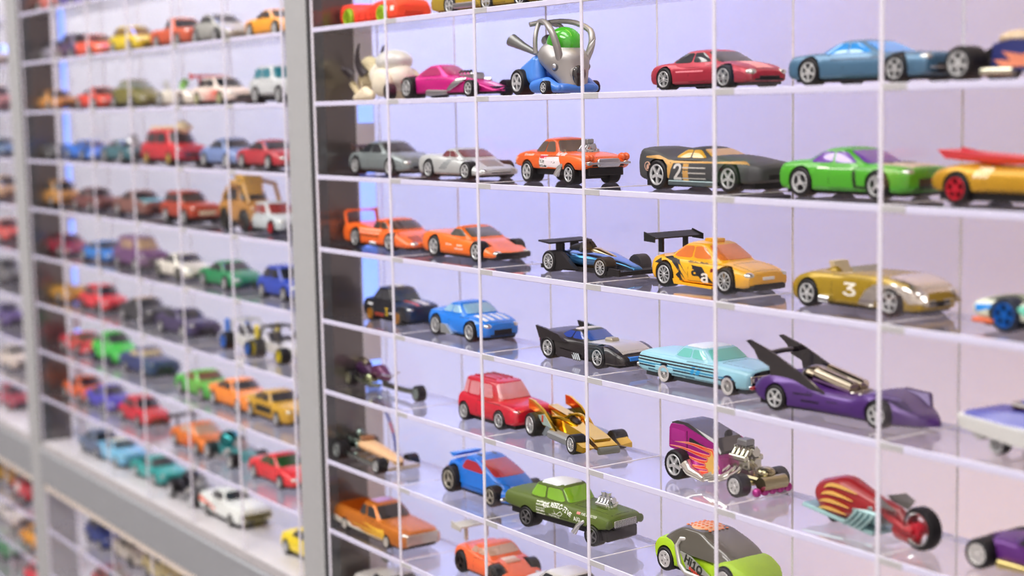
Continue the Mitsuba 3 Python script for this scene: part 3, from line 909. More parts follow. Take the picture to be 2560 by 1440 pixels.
t = toy_car('coupe', 1, (1658.6, 1807), 'dark red metallic sports coupe with paired silver spokes, alone between two bare gaps', col='#a8243a', m='pearl', kind='pairs', H=.195, r=(.056, .056), Y=.17, cab=(.13, .36, .55, .76))
side_mark(t, rrect(t.wb * .2, .085, t.wb * .66, .092, .4), '#d9808c', 'crease')
stripe(t, t.wb * .95, t.x1 - .03, -.05, .05, '#d88a86', part='hood_panel')
t = toy_car('muscle', 1, (2020, 2235), 'steel blue low muscle coupe with bright blue side glass', col='#47708f', m='pearl', glass='#1484d0', H=.195, r=(.061, .061), Y=.17, cab=(.16, .36, .52, .74), ar=.185, af=.8)
side_mark(t, rrect(t.wb * .25, .105, t.wb * .9, .113, .4), '#2b4560', 'crease')
t.add('front_bar', bx(t.x1 - .01, t.x1 + .006, -.12, .12, .06, .066, .002), 'chrome', CHROME)
# hot rod cut by the right edge
X0 = pix_x(2396, .15, Zf + .068)
t = Toy('toy_hot_rod', 'dark blue flamed hot rod with a fat open rear wheel at the right edge', 'toy car', (X0, .31, Zf), 0)
for s in (-1, 1):
    t.wheel(0, s * .165, .069, .069, .11, 'five')
    t.wheel(.52, s * .14, .05, .05, .05, 'five')
t.add('body', hullp([(x, s * w, z) for s in (-1, 1) for x, w, z in ((.1, .09, .05), (.1, .08, .14), (.2, .1, .155), (.42, .08, .14), (.55, .05, .12), (.55, .05, .05), (.3, .1, .03))]), 'pearl', '#2a3378', 20)
t.add('flame', side_poly([(.16, .05), (.12, .08), (.2, .075), (.16, .11), (.26, .095), (.3, .12), (.45, .1), (.45, .05)], -.102, -.06), 'decal', '#e08a6c', 30)
t.add('frame', cat_([cyl((0, s * .05, .07), (.5, s * .05, .05), .012) for s in (-1, 1)] + [cyl((0, -.12, .069), (0, .12, .069), .014), cyl((.52, -.12, .05), (.52, .12, .05), .01)]), 'chrome', '#8a8a8a')
t.add('canopy', ell((.16, 0, .16), (.08, .07, .035), 3), 'window', '#c9b08a')
engine(t, .36, .15, .05)
t.add('side_pipe', cyl((.09, -.13, .035), (.24, -.13, .035), .016), 'chrome', '#d8d6c0')

# ---- third row
t = toy_car('coupe', 2, (888, 972), 'grey metallic coupe with a small dark tail wing', col='#7f8a8c', m='pearl', H=.225, r=(.061, .058), Y=.16, cab=(.10, .33, .52, .74), kind='pairs')
wing(t, t.x0 + .05, .175, .12, .045, .05, '#4a3634')
t = toy_car('wedge', 2, (1070, 1161.8), 'silver wedge supercar with reddish glass, next to the grey coupe', col='#c2c6c6', m='pearl', H=.19, r=(.058, .055), Y=.15, glass='#6d3438', kind='five')
side_mark(t, Polygon([(.12, .06), (.2, .12), (.26, .12), (.2, .06)]), '#8b9092', 'air_intake')
stripe(t, t.wb * .95, t.x1 - .06, -.06, .06, '#8f8580', part='hood_panel')
t.both('grille_bar', lambda s: bx(t.x1 - .004, t.x1 + .004, -.1, .1, .055 + s * .008, .059 + s * .008), 'satin', '#d8dada')
# orange gasser
t = toy_car('muscle', 2, (1317, 1435.6), 'orange drag coupe raised on its axles with white coves and sponsor lettering', col='#e8611a', m='paint', H=.255, r=(.062, .057), Y=.22, rot=-5, W=.15, zb=.33, ar=.21, af=.79, glass='#6b5c50',
            cab=(.19, .36, .53, .62), top=[(0, .55), (.06, .63), (.2, .68), (.4, .64), (.6, .645), (.8, .63), (.95, .56), (1, .48)], bot=[(0, .42), (.08, .35), (.3, .31), (.9, .31), (1, .4)], ww=(.085, .07), cw=.84, rw=.68, grille=None, light=None)
side_mark(t, Polygon([(t.wb * .38, .095), (t.wb * .40, .145), (t.wb * .75, .15), (t.wb * .82, .1), (t.wb * .72, .088)]), '#f1e6ea', 'cove')
side_mark(t, sbox(t.wb * .30, .088, t.wb * .47, .158), '#f4f2f2', 'sticker')
side_mark(t, sbox(t.wb * .31, .138, t.wb * .46, .154), '#d6384a', 'sticker_band')
side_text(t, 'Holley', .020, t.wb * .305, .114, '#1a1a1a', width=.62)
side_mark(t, sbox(t.wb * .31, .091, t.wb * .46, .104), '#1a1a1a', 'sticker_band')
side_text(t, 'EQUIPPED', .008, t.wb * .318, .0935, '#f4f2f2', width=.8)
side_text(t, '327', .018, t.x0 + .016, .125, '#f4f2f2', slant=.3, width=.8)
side_text(t, 'Fast Fuelie', .017, t.wb * .66, .156, '#f4f2f2', slant=.25, width=.8)
scrawl(t, -.03, .152, .10, .012, '#f0d8c8', 7)
side_mark(t, unary_union([sbox(t.wb * .58, .114, t.wb * .68, .122), sbox(t.wb * .615, .107, t.wb * .645, .129)]), '#1a1a1a', 'emblem')
t.add('front_axle', cat_([bx(t.wb - .05, t.wb + .03, -.10, .10, .03, .085, .008), cyl((t.wb, -.14, .057), (t.wb, .14, .057), .014), bx(t.wb + .03, t.x1 - .02, -.11, .11, .05, .10, .006)]), 'satin', '#1c1a1b', 30)
t.add('grille', cat_([hullp(np.vstack([ell((t.x1 + .002, s * .055, .118), (.012, .02, .024), 2).vertices for s in (-1, 1)]))]), 'chrome', '#d0d2d4')
t.add('bumper', cyl((t.x1 + .014, -.13, .117), (t.x1 + .014, .13, .117), .006), 'chrome', CHROME)
t.add('rear_bumper', bx(t.x0 - .012, t.x0 + .01, -.13, .13, .098, .108, .003), 'chrome', CHROME)
t.both('headlight', lambda s: ell((t.x1 - .008, s * .115, .118), (.016, .02, .014), 2), 'chrome', '#dddddd')
t.both('lamp_pod', lambda s: cat_([ell((t.x1 - .022, s * (.10 + .025 * i), .148), (.03, .018, .022), 2) for i in (0, 1)]), 'paint', '#e8611a')
engine(t, t.wb * .92, .165, .045)
zoomies(t, t.wb - .055, .125, .15)
# charcoal number 2
t = toy_car('wedge', 2, (1642, 1819), 'charcoal fastback with a grey number 2 and gold striping on its door', col='#3f4042', m='satin', H=.215, r=(.074, .068), Y=.18, ar=.19, af=.79, glass='#c99a34', zb=.2, cab=(.26, .38, .5, .66),
            top=[(0, .86), (.03, .93), (.14, .9), (.22, .80), (.3, .72), (.5, .70), (.62, .76), (.85, .66), (.97, .58), (1, .5)], ww=(.09, .075), light=None, rw=.6)
g = t.wb
band = Polygon([(-.09, .165), (.0, .172), (.07, .15), (.12, .145), (g * .85, .145), (g + .08, .15), (g + .12, .13), (g + .1, .135), (g - .05, .137), (.12, .134), (.09, .06), (.08, .06), (.08, .12), (.04, .15), (-.09, .158)]).buffer(0)
side_mark(t, band, '#c89a55', 'gold_stripe')
side_text(t, '2', .075, .115, .055, '#c9c6c4', width=1.15)
side_mark(t, unary_union([sbox(.19, .058 + .026 * i, .36, .064 + .026 * i) for i in range(3)]), '#b9b6b2', 'speed_lines')
side_mark(t, sbox(.195, .05, .235, .132), '#c89a55', 'gold_bar')
side_mark(t, Point(-.075, .115).buffer(.024).difference(Point(-.075, .115).buffer(.019)).union(Polygon([(-.085, .10), (-.065, .10), (-.06, .13), (-.08, .122)])), '#c9a08c', 'badge')
t.add('rocker', bx(.09, g - .08, -t.W - .006, t.W + .006, .025, .05, .004), 'chrome', '#8fa3a6')
t.add('hood_bulge', blob((g * .72, 0, .13, .03), (g + .02, 0, .115, .03)), 'satin', '#45464a')
# green muscle
t = toy_car('muscle', 2, (1999, 2190), 'bright green muscle coupe with purple glass and a cream hood', col='#43a01c', kind='three', H=.225, r=(.066, .062), Y=.17, glass='#6a3aa0', cab=(.13, .34, .52, .74), hip=.6, roofcrown=.06)
stripe(t, t.C.xf0 + .01, t.x1 - .02, -.10, .10, '#d8c4a8', part='hood_panel')
for s in (-1, 1):
    decal(t, 'hood_scoop', Polygon([(t.wb * .95, s * .04), (t.wb * 1.02, s * .07), (t.wb * .9, s * .06)]).buffer(.004), t.S.deck(), 'satin', '#20201e', .004)
side_mark(t, sbox(.1, .128, t.wb * .68, .136), '#e6f0dc', 'highlight_stripe')
side_mark(t, Polygon([(t.wb * .68, .12), (t.wb * .72, .14), (t.wb * .74, .06), (t.wb * .9, .055), (t.wb * .9, .045), (t.wb * .70, .05)]), '#1e2a18', 'black_hook')
# gold with red wing
t = toy_car('roadster', 2, (2388, 2630), 'golden racer with red wheels and a red glider wing along its back', col='#c69412', m='pearl', rim='#d8283c', kind='five', H=.17, r=(.064, .06), Y=.16, zb=.3, light=None)
t.add('wing', hullp([(t.x0 - .02, -.06, .215), (t.x0 + .02, -.06, .18), (.3, -.07, .185), (.45, -.05, .16), (t.x0 - .02, .06, .215), (t.x0 + .02, .06, .18), (.3, .07, .185), (.45, .05, .16), (.1, -.05, .16), (.1, .05, .16)]), 'paint', '#d83a44', 30)
t.add('tail_fin', side_poly([(t.x0 + .06, .19), (t.x0 + .055, .225), (.1, .19)], -.004, .004), 'paint', '#c83040')
side_mark(t, unary_union([Polygon([(.08 + .025 * i, .11), (.1 + .025 * i, .15), (.115 + .025 * i, .15), (.095 + .025 * i, .11)]) for i in range(3)]), '#fff1cf', 'flash')
t.add('keel', bx(.14, t.wb - .07, -.1, .1, .03, .06, .01), 'satin', '#e4e2da')

# ---- fourth row
t = toy_car('wedge', 3, (887, 971), 'orange wedge racer with a tall hoop shaped rear wing', col='#ee661a', m='paint', H=.205, r=(.066, .06), Y=.16, ar=.22, af=.72, kind='three', glass='#3b3128', cab=(.34, .46, .58, .80))
t.add('spoiler', cat_([tube(np.array([(t.x0 + .02, -.12, .14), (t.x0 - .0, -.12, .225), (t.x0 + .02, -.11, .235), (t.x0 + .02, .11, .235), (t.x0, .12, .225), (t.x0 + .02, .12, .14)]), .012, 10), bx(t.x0 - .012, t.x0 + .05, -.115, .115, .232, .242, .004)]), 'paint', '#ee661a')
for i in range(3):
    side_mark(t, sbox(.06, .085 + .02 * i, t.wb * .72, .093 + .02 * i), ['#2a1a14', '#f1b8a0', '#f1b8a0'][i], 'stripe')
for s in (-1, 1):
    stripe(t, t.x1 - .13, t.x1 - .03, s * .055 - .04, s * .055 + .04, '#a8421c', part='nose_vent')
t.add('side_engine', cat_([ell((t.wb * .5 + .02 * i, -t.W - .006, .045), .014, 1) for i in range(4)]), 'chrome', CHROME)
t = toy_car('wedge', 3, (1084, 1188.7), 'orange supercar with smoky canopy and black lower nose', col='#f0701c', m='paint', H=.205, r=(.067, .063), Y=.18, glass='#54524c', kind='five', cab=(.26, .42, .5, .78), wins=[(.1, .85)])
scrawl(t, t.wb * .3, .085, .07, .014, '#f6c8b4', 5)
scrawl(t, t.wb * .5, .062, .10, .018, '#f6c8b4', 6, seed=3)
scrawl(t, t.wb * .56, .085, .06, .014, '#f6c8b4', 4, seed=4)
t.add('nose_bar', bx(t.x1 - .10, t.x1 + .004, -.12, .12, .03, .062, .006), 'satin', '#1c1a1a')
# black and blue formula car
X0 = pix_x(1369, .18, floor_z(3) + .06)
X1 = pix_x(1494, .18, floor_z(3) + .056)
t = Toy('toy_race_car', 'black open wheel racer with an iridescent blue body and flat rear wing', 'toy car', (X0, .34, floor_z(3)), 1)
g = t.wb = X1 - X0
V = []
for x, w, zb, zt in ((-.06, .06, .05, .10), (.05, .085, .04, .125), (.15, .12, .035, .125), (.27, .12, .035, .12), (g - .05, .075, .035, .10), (g + .07, .045, .035, .075), (g + .13, .03, .035, .05)):
    a = np.linspace(0, 2 * np.pi, 24, endpoint=False)
    V.append(np.stack([np.full(24, x), w * np.sign(np.cos(a)) * abs(np.cos(a)) ** .7, (zb + zt) / 2 + (zt - zb) / 2 * np.sign(np.sin(a)) * abs(np.sin(a)) ** .8], -1))
V = np.array(V)
from scipy.interpolate import CubicSpline
q = np.linspace(0, 1, len(V))
t.add('body', grid_solid(CubicSpline(q, V)(np.linspace(0, 1, 40))), 'chrome', '#3f7fb8', 40, label='iridescent blue body')
t.add('floor_pan', top_poly([(-.08, -.15), (-.08, .15), (.12, .15), (.2, .13), (g - .08, .12), (g + .06, .155), (g + .15, .155), (g + .15, -.155), (g + .06, -.155), (g - .08, -.12), (.2, -.13), (.12, -.15)], .02, .042), 'satin', '#1b191b', 25)
for s in (-1, 1):
    t.wheel(0, s * .158, .06, .06, .085, 'ten')
    t.wheel(g, s * .158, .056, .056, .075, 'ten')
    t.add('side_fender', side_poly([(.045, .03), (.06, .11), (.1, .115), (.2, .05), (.24, .03)], s * .15, s * .12), 'satin', '#1f1c1e', 25)
    t.add('front_plate', side_poly([(g + .06, .02), (g + .075, .06), (g + .16, .055), (g + .165, .02)], s * .158, s * .145), 'satin', '#1f1c1e', 25)
    t.add('wing_post', bx(-.06, .0, s * .05 - .012, s * .05 + .012, .08, .155, .004), 'satin', '#1f1c1e', 25)
t.add('rear_wing', hullp([(-.10, s * .15, .165 + d) for s in (-1, 1) for d in (0, .008)] + [(.0, s * .15, .155 + d) for s in (-1, 1) for d in (0, .008)]), 'satin', '#201e20', 25)
t.add('roll_hoop', cat_([tube(arc((.16, -.05, .115), (.15, 0, .22), (.16, .05, .115), 11), .016, 10), blob((.03, 0, .12, .025), (.14, 0, .135, .035))]), 'satin', '#242224')
t.add('canopy', hullp(np.vstack([ell((.24, 0, .12), (.05, .035, .022), 2).vertices, ell((.36, 0, .10), (.04, .02, .01), 2).vertices])), 'chrome', '#c9b486', 40, label='bronze canopy')
t.add('axle', cat_([cyl((0, -.14, .06), (0, .14, .06), .012), cyl((g, -.14, .056), (g, .14, .056), .01)]), 'satin', '#222222')
# yellow rally car
t = toy_car('hatch', 3, (1659.6, 1809), 'yellow rally hatchback with tribal markings and a black rear wing', col='#f2b11c', kind='ten', H=.24, r=(.064, .064), Y=.19, glass='#e27a34', cab=(.08, .34, .54, .78), ar=.17, af=.79,
            top=[(0, .56), (.06, .62), (.25, .62), (.7, .58), (.92, .48), (1, .40)], grille=None)
wing(t, t.x0 + .02, .235, .16, .07, .07, '#1d1f20', rise=.02)
g = t.wb
tr = unary_union([Polygon([(-.02, .15), (.05, .135), (.1, .10), (.16, .05), (.12, .10), (.09, .145), (.03, .158)]), Polygon([(.05, .14), (.12, .12), (.18, .07), (.10, .145)]), Polygon([(-.08, .12), (-.04, .145), (-.02, .125), (-.05, .118)]),
                  Polygon([(.09, .07), (.12, .09), (.14, .04), (.11, .055)]), Polygon([(.08, .045), (.13, .035), (.15, .045), (.11, .05)])]).buffer(0)
side_mark(t, tr, '#26242a', 'tribal_print')
side_mark(t, Polygon([(.20, .125), (.28, .12), (.38, .035), (.30, .04)]), '#26242a', 'panel_print')
side_text(t, 'a', .058, .205, .076, '#26242a', width=1.3)
side_text(t, 'a', .058, .275, .048, '#f4efe6', width=1.3, th=.0026)
scrawl(t, .17, .138, .075, .011, '#26242a', 8, seed=5)
side_text(t, 'RACING', .012, .255, .137, '#26242a', width=.9)
side_mark(t, unary_union([sbox(.345, .10, .362, .118)]), '#7a1e18', 'badge')
side_mark(t, sbox(.368, .095, .392, .118), '#e8563a', 'badge')
t.add('number_plate', bx(t.x1 - .006, t.x1 + .006, -.04, .035, .072, .088, .003), 'satin', '#e9e6e2')
t.add('lower_grille', bx(t.x1 - .05, t.x1 + .004, -.11, .11, .026, .05, .006), 'satin', '#232326')
t.add('hood_vent', cat_([hullp([(g * .86, s * .03, .142), (g * .98, s * .05, .128), (g * .9, s * .07, .14), (g * .86, s * .03, .13), (g * .98, s * .05, .118), (g * .9, s * .07, .128)]) for s in (-1, 1)]), 'paint', '#c98a14', 20)
t.add('roof_scoop', bx(t.C.xf1 - .09, t.C.xf1 - .01, -.035, .035, .232, .25, .006), 'paint', '#f2b11c')
t.add('side_skirt', side_poly([(.085, .025), (.075, .05), (.11, .05), (.13, .035), (g - .08, .03), (g - .08, .02)], -t.W - .008, -t.W + .03), 'paint', '#f2b11c')
t.add('brake_disc', cyl((0, -.02, .064), (0, .02, .064), .03), 'chrome', '#999999')
# gold and chrome roadster
t = toy_car('roadster', 3, (2017, 2221), 'olive gold roadster with a chrome silver front half and a white 3', col='#a68812', m='pearl', H=.18, r=(.062, .062), Y=.17, ar=.17, af=.81, light='#ffffff', pit=(.2, .5),
            top=[(0, .60), (.08, .76), (.2, .86), (.4, .86), (.5, .9), (.75, .9), (.92, .74), (1, .5)])
g = t.wb
for s in (-1, 1):
    decal(t, 'chrome_fender', Polygon([(g * .62, .04), (g * .72, .10), (g * .82, .13), (g + .02, .14), (g + .14, .11), (g + .17, .06), (g + .09, .06), (g + .06, .10), (g - .04, .10), (g - .075, .06), (g - .08, .03)]), t.S.side(s), 'chrome', '#e9e3da', .004)
stripe(t, g * .95, t.x1 - .008, -.13, .13, '#f1e8dc', 'chrome', 'chrome_nose')
side_text(t, '3', .055, g * .42, .07, '#eceadf', width=1.9)
t.add('windscreen', hullp([(g * .52, s * .10, .15) for s in (-1, 1)] + [(g * .40, s * .08, .185) for s in (-1, 1)] + [(g * .41, s * .08, .188) for s in (-1, 1)]), 'window', '#9a958a', 20)
seat(t, g * .16, .15, .045, '#d9c9a8')
t.add('head_fairing', blob((t.x0 + .2, -.05, .15, .03), (t.x0 + .1, -.05, .13, .02)), 'pearl', '#a68812')
t.add('side_exhaust', cyl((.09, -t.W - .004, .045), (.15, -t.W - .004, .045), .02), 'chrome', CHROME)
t.both('chrome_vent', lambda s: cat_([bx(t.x1 - .01 - .003 * i, t.x1 + .004 - .003 * i, s * .06 - .035, s * .06 + .035, .05 + .018 * i, .056 + .018 * i) for i in range(3)]), 'chrome', '#cfcac2', 20)
# partial white and teal car
t = toy_car('pickup', 3, (2509.5, 2790), 'white and teal buggy with a shiny blue wheel, cut by the right edge', col='#d6dcc8', m='paint', rim='#1668c8', tyre='#1a2233', kind='five', H=.19, r=(.068, .068), Y=.16, ar=.2, af=.8, zb=.25)
side_mark(t, Polygon([(t.x0 + .03, .07), (t.x0 + .10, .09), (t.x0 + .10, .105), (t.x0 + .02, .10)]), '#1e86d8', 'patch')
side_mark(t, Polygon([(.05, .10), (.18, .15), (.24, .12), (.1, .07)]), '#58b8a0', 'teal_patch')
t.add('orange_sill', bx(t.x0 + .01, t.x0 + .12, -t.W - .004, t.W, .03, .048, .004), 'paint', '#d8622a')

# ---- fifth row
t = toy_car('sedan', 4, (926, 992), 'small black racing sedan with gold wheels, a yellow 3 and white bonnet stripes', col='#12141d', m='paint', rim='#c98a2c', kind='five', H=.24, r=(.052, .052), Y=.19, cab=(.10, .26, .52, .66), ar=.2, af=.78, W=.14, glass='#3c3f46')
side_text(t, '3', .05, t.wb * .55, .055, '#e8c022')
side_mark(t, unary_union([sbox(.06, .045, t.wb * .5, .052), sbox(.06, .058, t.wb * .5, .065)]), '#c2482c', 'stripe')
side_mark(t, sbox(t.wb * .72, .07, t.wb * .9, .08), '#e8e8e8', 'stripe')
side_mark(t, sbox(-.04, .11, .03, .125), '#dfe3e8', 'sponsor_mark')
stripe(t, t.C.xf0 + .01, t.x1 - .02, .0, .045, '#e6e2dc', part='hood_stripe')
stripe(t, t.C.xf0 + .01, t.x1 - .02, -.055, -.03, '#d85a34', part='hood_stripe')
t.add('roof_stripe', bx(t.C.xr1 + .02, t.C.xf1 - .02, -.02, .03, .232, .2405, .002), 'satin', '#eae8e4')
t = toy_car('coupe', 4, (1088, 1172.5), 'clear bright blue coupe with white bonnet stripes and silver side skirts', col='#1679e0', m='paint', H=.225, r=(.066, .062), Y=.17, glass='#8fbfe0', kind='pairs', cab=(.12, .36, .52, .74), top=[(0, .62), (.06, .68), (.25, .68), (.7, .64), (.9, .56), (1, .46)])
for y in (-.08, -.035, .02, .07):
    stripe(t, t.wb * .9, t.x1 - .05, y - .013, y + .013, '#eef2f4', part='hood_stripe')
t.add('side_skirt', side_poly([(.08, .03), (.07, .085), (.13, .085), (.2, .03)], -t.W - .01, -t.W + .04), 'cast', '#b9c0c0')
t.add('side_skirt', side_poly([(.08, .03), (.07, .085), (.13, .085), (.2, .03)], t.W + .01, t.W - .04), 'cast', '#b9c0c0')
# black and silver winged coupe
t = toy_car('muscle', 4, (1369, 1492), 'black low coupe with pointed tail fins and silver bonnet, blue glass', col='#1d181b', m='paint', H=.185, r=(.062, .060), Y=.18, ar=.17, af=.76, kind='pairs', glass='#1d3f9c', light=None, grille=None,
            top=[(0, .62), (.08, .80), (.2, .80), (.35, .66), (.6, .64), (.8, .66), (.93, .52), (1, .34)], cab=(.10, .34, .46, .62), plan=[(0, .75), (.1, .98), (.22, 1), (.45, .82), (.65, .86), (.8, 1), (.93, .95), (1, .7)], cw=.72, rw=.5, roof='#d8cdb8')
g = t.wb
for s in (-1, 1):
    t.add('tail_fin', side_poly([(-.08, .11), (-.115, .178), (-.02, .168), (.1, .148), (.16, .11)], s * .155, s * .138), 'paint', '#1d181b', 25)
stripe(t, g * .62, t.x1 - .03, -.10, .10, '#cfc8bf', 'pearl', 'silver_bonnet')
t.add('bonnet_scoop', bx(g * .78, g * .92, -.03, .03, .12, .148, .008), 'cast', '#cbbfa4')
t.add('nose_band', hullp([(t.x1 - .055, s * .10, z) for s in (-1, 1) for z in (.065, .085)] + [(t.x1 + .003, s * .075, z) for s in (-1, 1) for z in (.055, .075)]), 'paint', '#2a80e0', 20)
t.add('side_scoop', cat_([hullp([(.09, s * .16, .03), (.1, s * .16, .075), (.25, s * .135, .05), (.25, s * .135, .02), (.09, s * .12, .03), (.25, s * .11, .05)]) for s in (-1, 1)]), 'paint', '#231d20', 20)
t.add('side_exhaust', cat_([cyl((.2 + .018 * i, s * .135, .055), (.23 + .018 * i, s * .142, .022), .006, 8) for i in range(4) for s in (-1, 1)]), 'cast', '#8c9296')
t.add('windscreen_band', bx(g * .35, g * .5, -.10, .10, .125, .14, .01), 'window', '#22389a')
# lowrider
t = toy_car('classic', 4, (1660, 1818), 'pale blue lowrider with wire wheels and dark pinstriped flanks', col='#93cbdd', m='paint', kind='lace', H=.205, r=(.047, .047), Y=.19, rim='#f0f0ee', ar=.27, af=.83, roof='#dfe9ee', glass='#6fc6bf', cab=(.27, .37, .58, .70), zb=.18, light=None, grille=None, base='#3a4046')
g, x0, x1 = t.wb, t.x0, t.x1
for z, a, b, c in ((.118, .01, .72, '#262a30'), (.104, .01, .75, '#262a30'), (.089, .02, .88, '#2a86b4'), (.076, .03, .9, '#1d2a36'), (.060, .12, .55, '#2f5f74')):
    side_mark(t, Polygon([(x0 + a * t.L, z), (x0 + b * t.L, z - .002), (x0 + b * t.L - .01, z - .009), (x0 + a * t.L, z - .007)]), c, 'pinstripe')
side_mark(t, unary_union([Polygon([(g * .42, .065), (g * .47, .068), (g * .50, .11), (g * .45, .107)]), Polygon([(g * .5, .07), (g * .56, .07), (g * .60, .105), (g * .55, .107)])]), '#2e9cd4', 'zigzag')
t.add('fender_skirt', bx(-.07, .07, -t.W - .003, -t.W + .02, .055, .085, .004), 'paint', '#93cbdd')
t.add('grille', bx(x1 - .012, x1 + .005, -.135, .135, .072, .108, .003), 'chrome', '#c9c6bf')
t.both('headlight', lambda s: cat_([cyl((x1 + .003, s * (.112 - .033 * i), .09), (x1 + .011, s * (.112 - .033 * i), .09), .013, 14) for i in (0, 1)]), 'chrome', '#f2f2f2')
t.add('bumper', bx(x1 - .004, x1 + .018, -.148, .148, .048, .066, .005), 'chrome', CHROME)
t.add('rear_bumper', bx(x0 - .014, x0 + .01, -.14, .14, .055, .075, .005), 'chrome', CHROME)
# purple winged car
X0, X1 = pix_x(1936.5, .12, floor_z(4) + .06), pix_x(2169, .15, floor_z(4) + .06)
t = toy_car('roadster', 4, (1936.5, 2169), 'purple long nosed car with two tall black bat shaped fins', col='#4a2374', m='pearl', H=.165, r=(.060, .060), Y=.11, rot=5, W=.15, ar=.19, af=.775, light=None, grille=None, zb=.16, tuck=.86,
            top=[(0, .55), (.06, .78), (.16, .95), (.28, .92), (.45, .70), (.6, .66), (.72, .82), (.8, .74), (.9, .5), (1, .2)], plan=[(0, .55), (.08, .9), (.2, 1), (.4, .88), (.6, .88), (.75, 1), (.86, .82), (.94, .5), (1, .10)], bot=[(0, .42), (.12, .2), (.2, .16), (.8, .14), (1, .12)])
g = t.wb
for s in (-1, 1):
    t.add('bat_fin', side_poly([(.26, .11), (.10, .195), (-.05, .265), (-.18, .305), (-.20, .30), (-.15, .262), (-.125, .22), (-.06, .195), (-.05, .15), (.04, .13)], s * .12, s * .108), 'window', '#1d171b', 25, label='black bat shaped fin')
    t.add('engine_tube', tube([(.16, s * .038, .175), (.36, s * .038, .135)], [.038, .03], 16), 'chrome', '#d8cdb8', 35)
    t.add('nose_fin', blob((g - .03, s * .10, .13, .016), (g + .09, s * .10, .125, .014), (t.x1 - .08, s * .05, .05, .01)), 'pearl', '#3f2068')
side_mark(t, unary_union([rrect(.1, .09, .2, .098, .4), rrect(.14, .06, .24, .07, .4), rrect(.28, .075, .34, .08, .4)]), '#1f0f2c', 'side_vent')
t.add('fin_bridge', tube(arc((-.09, -.112, .245), (-.07, 0, .26), (-.09, .112, .245), 9), .012, 8), 'window', '#1d171b')
t.add('canopy', hullp(np.vstack([ell((.12, 0, .16), (.07, .07, .05), 2).vertices, ell((.24, 0, .15), (.06, .06, .03), 2).vertices])), 'chrome', '#8f8474', 35)
t.add('engine_bay', cat_([bx(.36 + .04 * i, .385 + .04 * i, -.07 + .004 * i, .07 - .004 * i, .10, .125 - .004 * i, .006) for i in range(3)]), 'chrome', '#a9a49c')
t.add('nose_plate', hullp([(g + .05, -.04, .112), (g + .05, .04, .112), (t.x1 - .02, 0, .05), (g + .1, -.05, .07), (g + .1, .05, .07)]), 'chrome', '#77735c', 20)
# hydroplane
t = Toy('toy_boat', 'blue and white hydroplane on hidden wheels, cut by the right edge', 'toy boat', (pix_x(2378, .12, floor_z(4) + .12), .29, floor_z(4) + .0005), -4)
t.add('hull', hullp([(0, s * .13, .135) for s in (-1, 1)] + [(.02, s * .125, .08) for s in (-1, 1)] + [(.75, s * .11, .05) for s in (-1, 1)] + [(.85, s * .03, .09) for s in (-1, 1)] + [(.3, s * .16, .13) for s in (-1, 1)] + [(.3, s * .155, .06) for s in (-1, 1)] + [(.75, s * .12, .11) for s in (-1, 1)]), 'paint', '#dcdedc', 20)
t.add('deck', hullp([(.015, s * .115, .13) for s in (-1, 1)] + [(.03, s * .1, .15) for s in (-1, 1)] + [(.25, s * .14, .125) for s in (-1, 1)] + [(.3, s * .1, .18) for s in (-1, 1)] + [(.8, s * .03, .10) for s in (-1, 1)]), 'paint', '#2c3099', 20)
t.add('cockpit', blob((.24, 0, .175, .035), (.42, 0, .165, .05), (.3, 0, .185, .05)), 'paint', '#4048b0')
t.add('canopy', bx(.21, .38, -.058, .058, .175, .205, .01), 'window', '#3a1c18')
t.add('rudder', side_poly([(.02, .1), (.12, .1), (.12, .045), (.09, .045)], -.11, -.06), 'satin', '#cfd2d0')
for x in (.2, .6):
    for s in (-1, 1):
        t.wheel(x, s * .12, .04, .04, .05, 'lace')
t.add('axle', cat_([cyl((x, -.1, .04), (x, .1, .04), .01) for x in (.2, .6)]), 'satin', '#555555')

# ---- sixth row
zf = floor_z(5)
t = Toy('toy_trike', 'purple and chrome chopper trike stretched low on the shelf', 'toy motorcycle', (pix_x(880, .22, zf + .06), .30, zf), -2)
t.add('frame', cat_([tube(arc((-.03, s * .07, .08), (.2, s * .09, .02), (.34, s * .04, .04), 10), .013, 10) for s in (-1, 1)] + [tube([(.34, 0, .045), (.62, 0, .045), (.8, 0, .055)], [.02, .016, .016], 10)]), 'chrome', '#b6bfae')
t.add('tank', blob((.22, 0, .12, .04), (.38, 0, .10, .03), (.30, 0, .13, .045)), 'pearl', '#6b3560', label='purple tank')
t.add('tail_body', blob((.0, 0, .12, .045), (.14, 0, .10, .03), (.05, 0, .14, .04)), 'pearl', '#4b2a55')
t.add('engine', cat_([ell((.2, s * .05, .075), (.05, .03, .035), 2) for s in (-1, 1)] + [cyl((.14 + .03 * i, -.07, .05), (.14 + .03 * i, .07, .09), .012, 8) for i in range(4)]), 'chrome', '#a9b28c')
t.add('fender', tube(arc((-.05, 0, .09), (.0, 0, .2), (.1, 0, .14), 9), [.03] * 9, 12), 'chrome', '#b8ad96')
for s in (-1, 1):
    t.wheel(.0, s * .11, .055, .055, .06, 'five', '#b9b99c')
t.wheel(.82, -.028, .052, .052, .056, 'disc', '#9aa8a4')
t.add('handlebar', tube(np.array([(.42, -.07, .13), (.44, 0, .11), (.42, .07, .13)]), .007, 8), 'chrome', CHROME)
t = toy_car('van', 5, (1159, 1246), 'boxy translucent red van with silver spoke wheels', col='#c5152f', m='paint', kind='pairs', H=.275, r=(.057, .057), Y=.17, glass='#d98a92', ar=.13, af=.74, cab=(.0, .03, .58, .72), wins=[(.04, .22), (.26, .54), (.58, .86)], light='#f0a0a8', grille='#8a1020')
t.add('number_plate', bx(t.x1 - .004, t.x1 + .004, -.035, .035, .045, .06, .002), 'satin', '#c98890')
